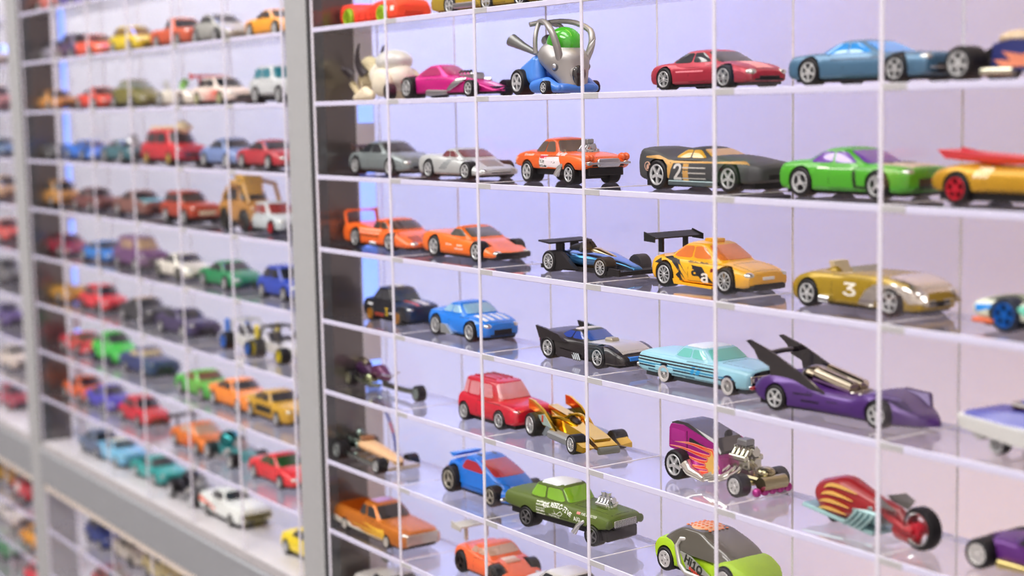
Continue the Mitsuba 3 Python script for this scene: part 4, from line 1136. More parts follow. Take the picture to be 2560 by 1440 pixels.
for y in (-.06, -.02, .02, .06):
    t.add('roof_rib', bx(t.C.xr1 + .06, t.C.xf1 - .06, y - .004, y + .004, .268, .2765, .002), 'paint', '#b8122a')
# golden winged racer
X0, X1 = pix_x(1330.6, .22, zf + .07), pix_x(1440, .15, zf + .055)
t = Toy('toy_race_car', 'golden chrome open wheel racer with swept side fins', 'toy car', (X0 + .02, .37, zf), -10)
g = t.wb = (X1 - X0) * 1.02
t.add('body', hullp([(.02, s * .05, .06) for s in (-1, 1)] + [(.04, s * .045, .15) for s in (-1, 1)] + [(.2, s * .07, .13) for s in (-1, 1)] + [(.2, s * .1, .05) for s in (-1, 1)] + [(g, s * .06, .09) for s in (-1, 1)] + [(g + .12, s * .06, .055) for s in (-1, 1)] + [(g + .12, s * .06, .035) for s in (-1, 1)]), 'chrome', '#f2c63a', 15)
t.add('spine', hullp([(-.03, s * .03, .17) for s in (-1, 1)] + [(-.02, s * .03, .13) for s in (-1, 1)] + [(.22, s * .03, .15) for s in (-1, 1)] + [(.25, s * .035, .11) for s in (-1, 1)]), 'chrome', '#f2c63a', 15)
t.add('cockpit', cat_([tube(arc((.12, s * .07, .13), (.25, s * .075, .155), (.34, s * .03, .11), 9), .01, 8) for s in (-1, 1)] + [tube([(.24, -.07, .13), (.24, -.02, .155), (.24, .02, .155), (.24, .07, .13)], .009, 8)]), 'chrome', '#f2c63a')
t.add('cockpit_opening', blob((.19, 0, .125, .03), (.29, 0, .11, .025)), 'satin', '#2a1c0c')
for s in (-1, 1):
    t.add('side_fin', side_poly([(-.09, .15), (-.095, .205), (-.03, .205), (.1, .17), (.22, .10), (.28, .06), (.1, .075), (.04, .12), (-.03, .145)], s * .125, s * .112), 'chrome', '#f2c63a', 20, label='swept golden fin')
    t.add('fin_panel', side_poly([(.03, .13), (.12, .15), (.22, .085), (.1, .085)], s * .1275, s * .122), 'decal', '#9fb4ac', 20)
    t.add('flame_badge', side_poly([(.085, .10), (.105, .10), (.11, .14), (.09, .14)], s * .1295, s * .124), 'decal', '#c84a30', 20)
    t.wheel(0, s * .165, .070, .070, .115, 'pairs')
    t.wheel(g, s * .165, .055, .055, .08, 'pairs')
    t.add('side_tank', bx(.2, g - .07, s * .12 - .035, s * .12 + .035, .03, .075, .01), 'cast', '#a9aeb0')
    t.add('exhaust_vent', hullp([(.09, s * .13, .03), (.15, s * .13, .09), (.2, s * .13, .085), (.13, s * .13, .025), (.09, s * .09, .03), (.15, s * .09, .09), (.2, s * .09, .085), (.13, s * .09, .025)]), 'cast', '#a3b0b8', 20)
    t.add('front_pod', hullp([(g + .03, s * .09, .03), (g + .02, s * .16, .03), (g + .02, s * .16, .085), (g + .12, s * .15, .03), (g + .12, s * .15, .06), (g + .03, s * .09, .08), (g + .12, s * .08, .05)]), 'chrome', '#f2c63a', 15)
t.add('front_roller', cyl((g + .13, -.06, .032), (g + .13, .06, .032), .02), 'cast', '#8d9488')
t.add('nose_panel', hullp([(g * .72, s * .045, .108) for s in (-1, 1)] + [(g + .06, s * .05, .082) for s in (-1, 1)] + [(g * .72, s * .045, .1) for s in (-1, 1)] + [(g + .06, s * .05, .07) for s in (-1, 1)]), 'chrome', '#f2c63a', 15)
t.add('axle', cat_([cyl((0, -.14, .07), (0, .14, .07), .014), cyl((g, -.14, .055), (g, .14, .055), .01)]), 'chrome', '#a08030')
# magenta delivery hot rod
X0, X1 = pix_x(1686, .19, zf + .076), pix_x(1839, .19, zf + .056)
t = Toy('toy_hot_rod', 'magenta hot rod van with a black roof, flames and a big bare engine', 'toy car', (X0, .345, zf), -1)
g = t.wb = X1 - X0
body = [(-.10, .145), (-.095, .25), (-.08, .272), (.0, .275), (.22, .225), (.26, .205), (.29, .15), (.30, .05), (.24, .025), (.09, .03), (.08, .09), (.04, .125), (-.03, .14)]
t.add('body', side_poly(body, -.105, .105, .012), 'pearl', '#b01c8c', 30)
t.add('roof', hullp([(-.095, s * .09, .274) for s in (-1, 1)] + [(-.07, s * .1, .262) for s in (-1, 1)] + [(-.06, s * .085, .286) for s in (-1, 1)] + [(.02, s * .085, .286) for s in (-1, 1)] + [(.22, s * .085, .238) for s in (-1, 1)] + [(.285, s * .085, .185) for s in (-1, 1)] + [(.285, s * .1, .172) for s in (-1, 1)] + [(.2, s * .104, .222) for s in (-1, 1)]), 'window', '#2b2826', 20, label='black roof and windscreen')
t.add('driver_silhouette', cat_([ell((.20, .03, .245), (.012, .025, .022), 2), hullp([(.215, .0, .233), (.215, .07, .233), (.25, -.02, .206), (.25, .09, .206), (.22, .0, .238), (.22, .07, .238)])]), 'satin', '#141214')
for s in (-1,):
    y = s * .1065
    t.add('side_panel', side_poly([(-.08, .19), (-.075, .25), (.03, .245), (.035, .17)], y, y + .004, .008), 'pearl', '#c02c9c', 25)
    t.add('side_window', side_poly([(.06, .195), (.065, .222), (.21, .19), (.215, .165)], y - .001, y + .003, .006), 'window', '#16121a', 25)
    fl = affinity.translate(flames(-.11, .24, 0, .12, 6), 0, .105).intersection(Polygon(body).buffer(-.004))
    for j, (c, d) in enumerate((('#f0a080', 0), ('#e8442c', .004), ('#e8b860', .010))):
        for gg in getattr(fl.buffer(-d), 'geoms', [fl.buffer(-d)]):
            if gg.geom_type == 'Polygon' and gg.area > 1e-4:
                t.add('flame', side_poly(list(gg.exterior.coords), y - .0012 * (j + 1), y + .002), 'decal', c, 25)
    t.add('door_line', side_poly([(.042, .04), (.046, .04), (.046, .25), (.042, .25)], y - .0006, y + .002), 'satin', '#5a0c44', False)
for s in (-1, 1):
    t.wheel(0, s * .158, .077, .077, .11, 'five')
    t.wheel(g, s * .158, .056, .056, .065, 'disc', '#e4e6e4')
    t.add('exhaust_pipe', cat_([tube(arc((g * (.60 + .09 * i), s * .06, .12), (g * (.55 + .08 * i), s * .12, .06), (g * (.30 + .07 * i), s * .12, .035), 8), .010, 8) for i in range(4)] + [tube([(g * .42, s * .12, .035), (g * .2, s * .125, .055), (g * .12, s * .13, .09)], [.018, .026, .036], 14)]), 'chrome', '#e6e4dc')
engine(t, g * .80, .145, .062, '#c9c8b4', True, '#8d9090')
t.add('front_frame', cat_([bx(g * .6, g + .10, -.055, .055, .05, .09, .01), cyl((g, -.14, .056), (g, .14, .056), .014), cyl((g + .10, -.075, .07), (g + .10, .075, .07), .035, 18), ell((g + .05, 0, .11), (.05, .05, .03), 2)]), 'chrome', '#b8b08c')
t.add('front_bumper', cat_([ell((g + .10, y, .035), .022, 2) for y in (-.10, -.05, 0, .05, .10)]), 'pearl', '#a01c7c')
# flamed motorcycle
wx = pix_x(2313, .22, zf + .09)
t = Toy('toy_motorcycle', 'dark red streamlined motorcycle with yellow flames and a big front wheel', 'toy motorcycle', (wx - .62, .27, zf), -6)
t.add('fairing', hullp(np.vstack([ell((.06, 0, .12), (.10, .075, .075), 3).vertices, ell((.16, 0, .165), (.10, .07, .06), 3).vertices, ell((.33, 0, .125), (.09, .05, .05), 3).vertices, ell((.12, 0, .07), (.14, .07, .04), 2).vertices])), 'paint', '#9c1a22', 40, label='dark red fairing')
fl = unary_union([Polygon(np.vstack([arc((.02 + .02 * i, .06 + .035 * i, 0), (.10, .10 + .04 * i, 0), (.22 + .02 * i, .07 + .035 * i, 0), 12)[:, :2], arc((.22 + .02 * i, .07 + .035 * i, 0), (.12, .075 + .04 * i, 0), (.02 + .02 * i, .06 + .035 * i, 0), 12)[:, :2]])).buffer(.001) for i in range(4)])


def egg(a, b):
    y = -.078 * np.sqrt(np.clip(1 - ((a - .14) / .21) ** 2 * .75 - ((b - .125) / .125) ** 2 * .7, .05, 1)) - .002
    return np.stack([a, y, b], -1), np.tile([0, -1.0, 0], (len(a), 1))


decal(t, 'flame', fl, egg, 'decal', '#e2b45c', .003, .02)
t.add('running_board', hullp([(-.06, s * .09, .055) for s in (-1, 1)] + [(-.06, s * .08, .07) for s in (-1, 1)] + [(.40, s * .08, .02) for s in (-1, 1)] + [(.40, s * .075, .035) for s in (-1, 1)]), 'cast', '#9cc2c4', 20)
t.add('engine', cat_([bx(.24, .42, -.06, .06, .06, .115, .01)] + [tube(arc((.28 + .035 * i, -.06, .10), (.27 + .035 * i, -.085, .07), (.22 + .035 * i, -.08, .035), 7), .009, 8) for i in range(4)] + [bx(.27, .37, -.05, .05, .11, .14, .01)]), 'cast', '#9fc0c2')
t.add('nose', blob((.40, 0, .13, .04), (.52, 0, .08, .03), (.48, 0, .13, .025)), 'paint', '#8e1820')
t.add('handlebar', cat_([hullp([(.38, s * .02, .18), (.42, s * .09, .19), (.47, s * .10, .165), (.5, s * .03, .14), (.40, s * .03, .16), (.44, s * .09, .175)]) for s in (-1, 1)]), 'cast', '#8a8884', 25)
t.add('fork', cat_([tube([(.44, s * .045, .12), (.56, s * .05, .085), (.62, s * .05, .085)], .014, 10) for s in (-1, 1)]), 'paint', '#a01c26')
t.add('front_fender', blob((.50, 0, .06, .045), (.56, 0, .045, .035), (.60, 0, .08, .03)), 'paint', '#a81c28')
fw = lathe([(.068, -.032), (.086, -.03), (.092, -.018), (.092, .018), (.086, .03), (.068, .032), (.068, -.032)], 44)
fw.apply_translation((.62, 0, .093))
k = t.add('front_wheel', fw, 'rubber', RUB)
rg = cat_([lathe([(.062, -.03), (.072, -.034), (.072, .034), (.062, .03), (.062, -.03)], 40), lathe([(0, -.03), (.022, -.03), (.022, .03), (0, .03)], 16)])
rg.apply_translation((.62, 0, .093))
t.add('rim', rg, 'chrome', CHROME, sub=k)
hb = cat_([hullp([(.62, y, .10), (.62, y, .085), (.56, y, .06), (.57, y, .05)] + [(.62, y + .01, .10), (.62, y + .01, .085), (.56, y + .01, .06), (.57, y + .01, .05)]) for y in (-.038, .03)] + [cyl((.62, -.042, .093), (.62, .042, .093), .028, 20)])
t.add('hub', hb, 'paint', '#b02030', sub=k)
t.wheel(.08, -.03, .045, .045, .06, 'disc', '#8a8a8a')
# purple rod cut by the edge
X0 = pix_x(2442.5, .17, zf + .062)
t = toy_car('coupe', 5, (2442.5, 2700), 'glossy purple show rod with white disc wheels, cut by the right edge', col='#5b1d7c', m='pearl', kind='disc', rim='#e8e8e6', H=.19, r=(.062, .056), Y=.17, ww=(.11, .07), trackin=-.035, ar=.07, cab=(.2, .38, .5, .7), W=.12)
headers(t, t.wb * .6, .07, .13, .05, '#c8b878')

# ---- seventh row
zf = floor_z(6)
X0, X1 = pix_x(842, .05, zf + .062), pix_x(940, .05, zf + .05)
t = Toy('toy_race_car', 'tan bodied chrome sprint racer with bare side rails, nose pointing right', 'toy car', (X0, .20, zf), 0)
g = t.wb = X1 - X0
t.add('body', hullp(np.vstack([ell((.2, 0, .11), (.12, .065, .04), 3).vertices, ell((g - .02, 0, .075), (.1, .045, .025), 3).vertices])), 'satin', '#d8b086', 40, label='tan body shell')
t.add('cockpit', lathe([(.03, 0), (.05, 0), (.055, .012), (.04, .02), (.03, .012), (.03, 0)], 20).apply_transform(trimesh.transformations.translation_matrix((.17, 0, .15)) @ trimesh.transformations.rotation_matrix(math.pi / 2, (1, 0, 0))), 'satin', '#8a5c3c')
t.add('cockpit_floor', ell((.17, 0, .146), (.04, .04, .008), 2), 'satin', '#e8e4de')
t.add('frame', cat_([cyl((-.02, s * .105, .05), (g - .04, s * .11, .035), .018, 10) for s in (-1, 1)] + [cyl((x, -.11, .045), (x, .11, .045), .01, 8) for x in (.12, .22, .34)] + [cyl((0, -.14, .062), (0, .14, .062), .013), cyl((g, -.14, .05), (g, .14, .05), .011)]), 'chrome', '#b9c2bf')
t.add('nose', hullp([(g - .08, s * .06, .04) for s in (-1, 1)] + [(g + .06, s * .05, .05) for s in (-1, 1)] + [(g + .12, s * .12, .03) for s in (-1, 1)] + [(g + .10, s * .12, .05) for s in (-1, 1)] + [(g - .02, s * .03, .085) for s in (-1, 1)]), 'chrome', '#cfc8b8', 20)
t.add('engine', cat_([bx(-.02, .10, -.05, .05, .07, .12, .01)] + [cyl((.0 + .03 * i, s * .03, .11), (.0 + .03 * i, s * .055, .15), .011, 8) for i in range(4) for s in (-1, 1)] + [ell((.06, 0, .175), .03, 2)]), 'chrome', '#8fa39c')
for s in (-1, 1):
    t.wheel(0, s * .155, .064, .064, .085, 'three', '#a9b0b0')
    t.wheel(g, s * .155, .05, .05, .075, 'five', '#cfd2d2')
# curved clear fin standing behind it
f = Toy('acrylic_fin', 'curved clear plastic fin with a red and blue print standing behind the tan racer', 'display stand', (pix_x(985, .33, zf + .1), .36, zf), 0)
cv = np.array([(-.28, 0, .40), (-.16, 0, .33), (-.06, 0, .2), (-.02, 0, .08), (.0, 0, 0.0)])
cs = CubicSpline(np.linspace(0, 1, 5), cv)(np.linspace(0, 1, 16))
f.add('blade', cat_([hullp(np.vstack([c + [dx, dy, 0] for c in cs[i:i + 2] for dx in (-.03, .03) for dy in (-.004, .004)])) for i in range(15)]), 'window', '#cfcfe0', 40)
f.add('print', cat_([hullp(np.vstack([c + [dx, dy, 0] for c in cs[i:i + 2] for dx in (-.014, .016) for dy in (-.0055, .0055)])) for i in range(3, 12)]), 'decal', '#5a68c8', 40)
f.add('print_red', cat_([hullp(np.vstack([c + [dx, dy, 0] for c in cs[i:i + 2] for dx in (-.008, .012) for dy in (-.0065, .0065)])) for i in range(6, 8)]), 'decal', '#c83848', 40)
f.add('foot', bx(-.05, .05, -.03, .03, 0, .012, .004), 'frost', '#d8d6e2')
t = toy_car('blob', 6, (1121, 1224), 'clear blue bubble concept car with red canopy glass and big rear wheels', col='#1b74dc', m='paint', kind='three', rim='#b9b4a6', H=.255, r=(.082, .064), Y=.17, glass='#b02438', ar=.15, af=.78, cab=(.06, .30, .44, .92), zb=.12, wins=[(.2, .78)], light='#dfe6f2', grille=None, trackin=-.02, ww=(.09, .075), bow=.5,
            top=[(0, .62), (.08, .72), (.25, .72), (.55, .56), (.8, .44), (.92, .36), (1, .2)], plan=[(0, .72), (.1, .9), (.3, .9), (.55, .86), (.78, 1), (.9, .9), (1, .5)])
t.add('tail_spoiler', hullp([(t.x0 + .01, s * .10, .225) for s in (-1, 1)] + [(t.x0 + .1, s * .09, .235) for s in (-1, 1)] + [(t.x0 + .05, s * .1, .205) for s in (-1, 1)]), 'paint', '#2a80e4', 25)
t.both('roof_vent', lambda s: ell((t.C.xr1 + .06, s * .05, .245), (.035, .014, .010), 2), 'satin', '#4a4a44')
for s in (-1, 1):
    stripe(t, t.wb * .85, t.x1 - .02, s * .05 - .012, s * .05 + .012, '#c9b8d8', part='hood_stripe')
# olive gasser
t = toy_car('classic', 6, (1314.6, 1457), 'olive green drag coupe with white roof, green glass and white painted door sign', col='#56682c', m='satin', H=.285, r=(.060, .058), Y=.09, rot=6, W=.138, zb=.34, ar=.235, af=.86, glass='#7fb52c', roof='#e3eaf0', kind='five', rim='#6a6a6c',
            cab=(.20, .30, .54, .64), top=[(0, .60), (.04, .63), (.3, .635), (.65, .63), (.95, .60), (1, .56)], bot=[(0, .40), (.06, .36), (.3, .33), (.88, .33), (1, .40)], ww=(.085, .07), light=None, grille=None, cw=.88, rw=.74, bow=.2, wins=[(.08, .46), (.51, .92)])
g = t.wb
ar_ = []
for i, ch in enumerate('TRIASSIC-FIVE'):
    u = (i - 6) / 6
    m_ = meshkit.text_mesh(ch, .024, depth=1.0, bold=True)
    m_.apply_transform(trimesh.transformations.rotation_matrix(-.45 * u, (0, 0, 1)))
    m_.apply_translation((g * .47 + .105 * u * 1.0, .158 - .020 * u * u, 0))
    ar_.append(m_)
decal(t, 'lettering', cat_(ar_), t.S.side(-1), 'decal', '#f2f4f0', .002, 0, smooth=False)
side_text(t, 'Long Beach, Ca', .010, g * .36, .108, '#e8ece4', slant=.2, width=.85, rise=-.04)
side_text(t, 'A/G', .022, g * .74, .118, '#eef0ea', slant=-.1)
side_text(t, 'FUEL INJECTED', .011, g * .84, .158, '#eef0ea', slant=.2)
side_mark(t, sbox(g * .78, .157, g * .83, .17), '#e08a84', 'badge')
dino = Polygon([(g * .47, .123), (g * .54, .147), (g * .575, .135), (g * .54, .118), (g * .5, .118)])
side_mark(t, unary_union([Polygon([(g * .40, .122), (g * .47, .122), (g * .435, .146), (g * .455, .126)]), dino.difference(dino.buffer(-.003))]), '#f0f2ec', 'dinosaur_sign')
for i, h in enumerate((.009, .012, .007, .012, .008)):
    scrawl(t, g * .165, .166 - .0165 * i, .075, h, '#dfe4d8', 7, seed=10 + i)
t.add('front_axle', cat_([bx(g - .06, t.x1 - .02, -.115, .115, .035, .10, .008), cyl((g, -.14, .058), (g, .14, .058), .014), bx(g - .02, g + .1, -.06, .06, .09, .13)]), 'satin', '#1d1c1d', 30)
t.add('grille', bx(t.x1 - .01, t.x1 + .008, -.085, .085, .112, .152, .005), 'chrome', '#c8cacc', 20)
t.add('grille_mesh', cat_([bx(t.x1 + .006, t.x1 + .0095, -.08, .08, .117 + .0075 * i, .119 + .0075 * i) for i in range(5)] + [bx(t.x1 + .006, t.x1 + .0095, -.08 + .013 * i, -.078 + .013 * i, .116, .15) for i in range(13)]), 'satin', '#55585a', False)
t.both('headlight', lambda s: cat_([ell((t.x1 - .004, s * .118, .135), (.014, .022, .024), 2)]), 'satin', '#4c5a30')
t.add('rear_bumper', cat_([ell((t.x0 - .008, s * .12, .118), (.016, .03, .012), 2) for s in (-1, 1)]), 'chrome', CHROME)
t.add('engine_bay', bx(g * .78, g + .06, -.075, .075, .168, .1835, .004), 'satin', '#1c1e14')
engine(t, g * .96, .195, .047, CHROME, False)
zoomies(t, g - .055, .135, .15)
t.add('steering_wheel', ell((t.C.xf0 - .12, -.06, .2), (.006, .02, .02), 2), 'satin', '#20301a')
# lime bubble car
t = toy_car('blob', 6, (1661.5, 1808), 'lime green car with a smoky bubble canopy, orange dotted roof and silver side frame', col='#a4cc1c', m='satin', kind='disc', rim='#e4e4e2', H=.25, r=(.062, .06), Y=.18, glass='#57544a', ar=.17, af=.80, cab=(.05, .26, .52, .84), light=None, grille=None, zb=.14, bow=.6, win=False,
            top=[(0, .50), (.06, .60), (.2, .66), (.35, .50), (.6, .46), (.8, .56), (.92, .46), (1, .28)], plan=[(0, .78), (.1, .97), (.25, 1), (.5, .84), (.78, 1), (.92, .92), (1, .66)], ww=(.07, .07))
scene[t.key + '__cabin'] = {**scene[t.key + '__cabin'], 'bsdf': {'type': 'ref', 'id': 'window'}}
mm = t.C.mesh()
mm.apply_transform(t.M)
mm.apply_scale(U)
scene[t.key + '__cabin'] = shape(mm, 'window', '#5a574e', 35)
labels[t.key + '__cabin'] = {'label': 'smoky bubble canopy'}
xr, xf, w_, z_ = (float(v) for v in t.C.dims(np.array(1.0)))
t.add('roof_print', ell(((xr + xf) / 2, 0, t.H * .955), ((xf - xr) * .46, w_ * .8, .018), 3), 'decal', '#ecb48a', label='orange dotted roof panel')
t.add('roof_dot', cat_([ell(((xr + xf) / 2 + .028 * i, .028 * j, t.H * .955 + .018 * math.sqrt(max(.05, 1 - (.028 * i / ((xf - xr) * .46)) ** 2 - (.028 * j / (w_ * .8)) ** 2))), (.009, .009, .003), 1) for i in range(-3, 4) for j in range(-2, 3)]), 'decal', '#f08448')
for s in (-1, 1):
    t.add('side_frame', cat_([tube(np.array([(.16, s * .10, .19), (.10, s * .13, .185), (.085, s * .145, .15), (.12, s * .155, .06), (.17, s * .158, .03), (.36, s * .15, .025)]), .013, 10)]), 'cast', '#d4d4d0', label='silver side frame')
    t.add('door_plate', side_poly([(.12, .13), (.2, .12), (.36, .045), (.17, .05)], s * .155, s * .148), 'cast', '#c9ccc4', 20)
pl = trimesh.transformations.rotation_matrix(-.35, (0, 0, 1))
w2 = meshkit.text_mesh('Hi1Q', .042, depth=1.0, bold=True)
w2.apply_transform(pl)
w2.apply_translation((.15, .088, 0))
decal(t, 'lettering', w2, lambda a, b: (np.stack([a, np.full(len(a), -.156), b], -1), np.tile([0, -1.0, 0], (len(a), 1))), 'decal', '#23261c', .002, 0, smooth=False)
w2 = cat_([trimesh.creation.extrude_polygon(sbox(.017 * i, 0, .017 * i + .012, .016), 1.0, engine='earcut') for i in range(7)])
w2.apply_transform(pl)
w2.apply_translation((.19, .055, 0))
decal(t, 'print', w2, lambda a, b: (np.stack([a, np.full(len(a), -.156), b], -1), np.tile([0, -1.0, 0], (len(a), 1))), 'decal', '#c8402c', .002, 0)

# ---- eighth row
t = toy_car('pickup', 7, (861.7, 965), 'copper orange pickup truck with white flamed lower sides', col='#c9721a', m='pearl', kind='disc', rim='#e0dcd2', H=.245, r=(.045, .045), Y=.06, cab=(.34, .39, .55, .69), glass='#2c2a2c', zb=.12, wins=[(.1, .42), (.5, .88)])
side_mark(t, Polygon([(t.x0 + .01, .035), (t.x0 + .01, .09), (-.06, .075), (.06, .075), (.1, .055), (.2, .06), (.28, .045), (t.wb - .06, .05), (t.wb - .06, .03)]), '#e6e4d8', 'white_side')
side_mark(t, affinity.translate(flames(.08, t.wb - .04, 0, .06, 4), 0, .07), '#e8b838', 'flame')
t.add('roof_light', bx(t.C.xr1 + .03, t.C.xf1 - .03, -.06, .06, .236, .247, .004), 'satin', '#c8a4dc')
t.add('chrome_front', bx(t.x1 - .01, t.x1 + .006, -.12, .12, .05, .125, .006), 'chrome', '#e0d6c6')
t = toy_car('wedge', 7, (1151, 1229), 'orange translucent racer with a pale stepped rear wing', col='#f26a3a', m='paint', kind='three', rim='#3a2f2a', H=.21, r=(.068, .064), Y=.17, glass='#c9a08a', cab=(.14, .34, .50, .72), ar=.16, af=.78)
wing(t, t.x0 + .03, .27, .15, .09, .09, '#c9c6bc', th=.012, rise=.01)
t.add('hood_print', bx(t.wb * .84, t.wb * 1.02, -.05, .05, .118, .132, .004), 'satin', '#d8a890')
stripe(t, t.wb * .8, t.wb * .9, -.05, .05, '#f0d8c8', part='hood_panel')
t = toy_car('sedan', 7, 1300, 'white car showing only its roof at the bottom edge', col='#ecebe6', H=.205, Y=.2)
t = toy_car('classic', 8, 878, 'white and grey car barely showing at the bottom edge below the copper pickup', col='#d8d6d0', H=.24, Y=.12)
t.add('roof_ball', ell((.05, 0, .30), .035, 2), 'chrome', '#9a9c98')
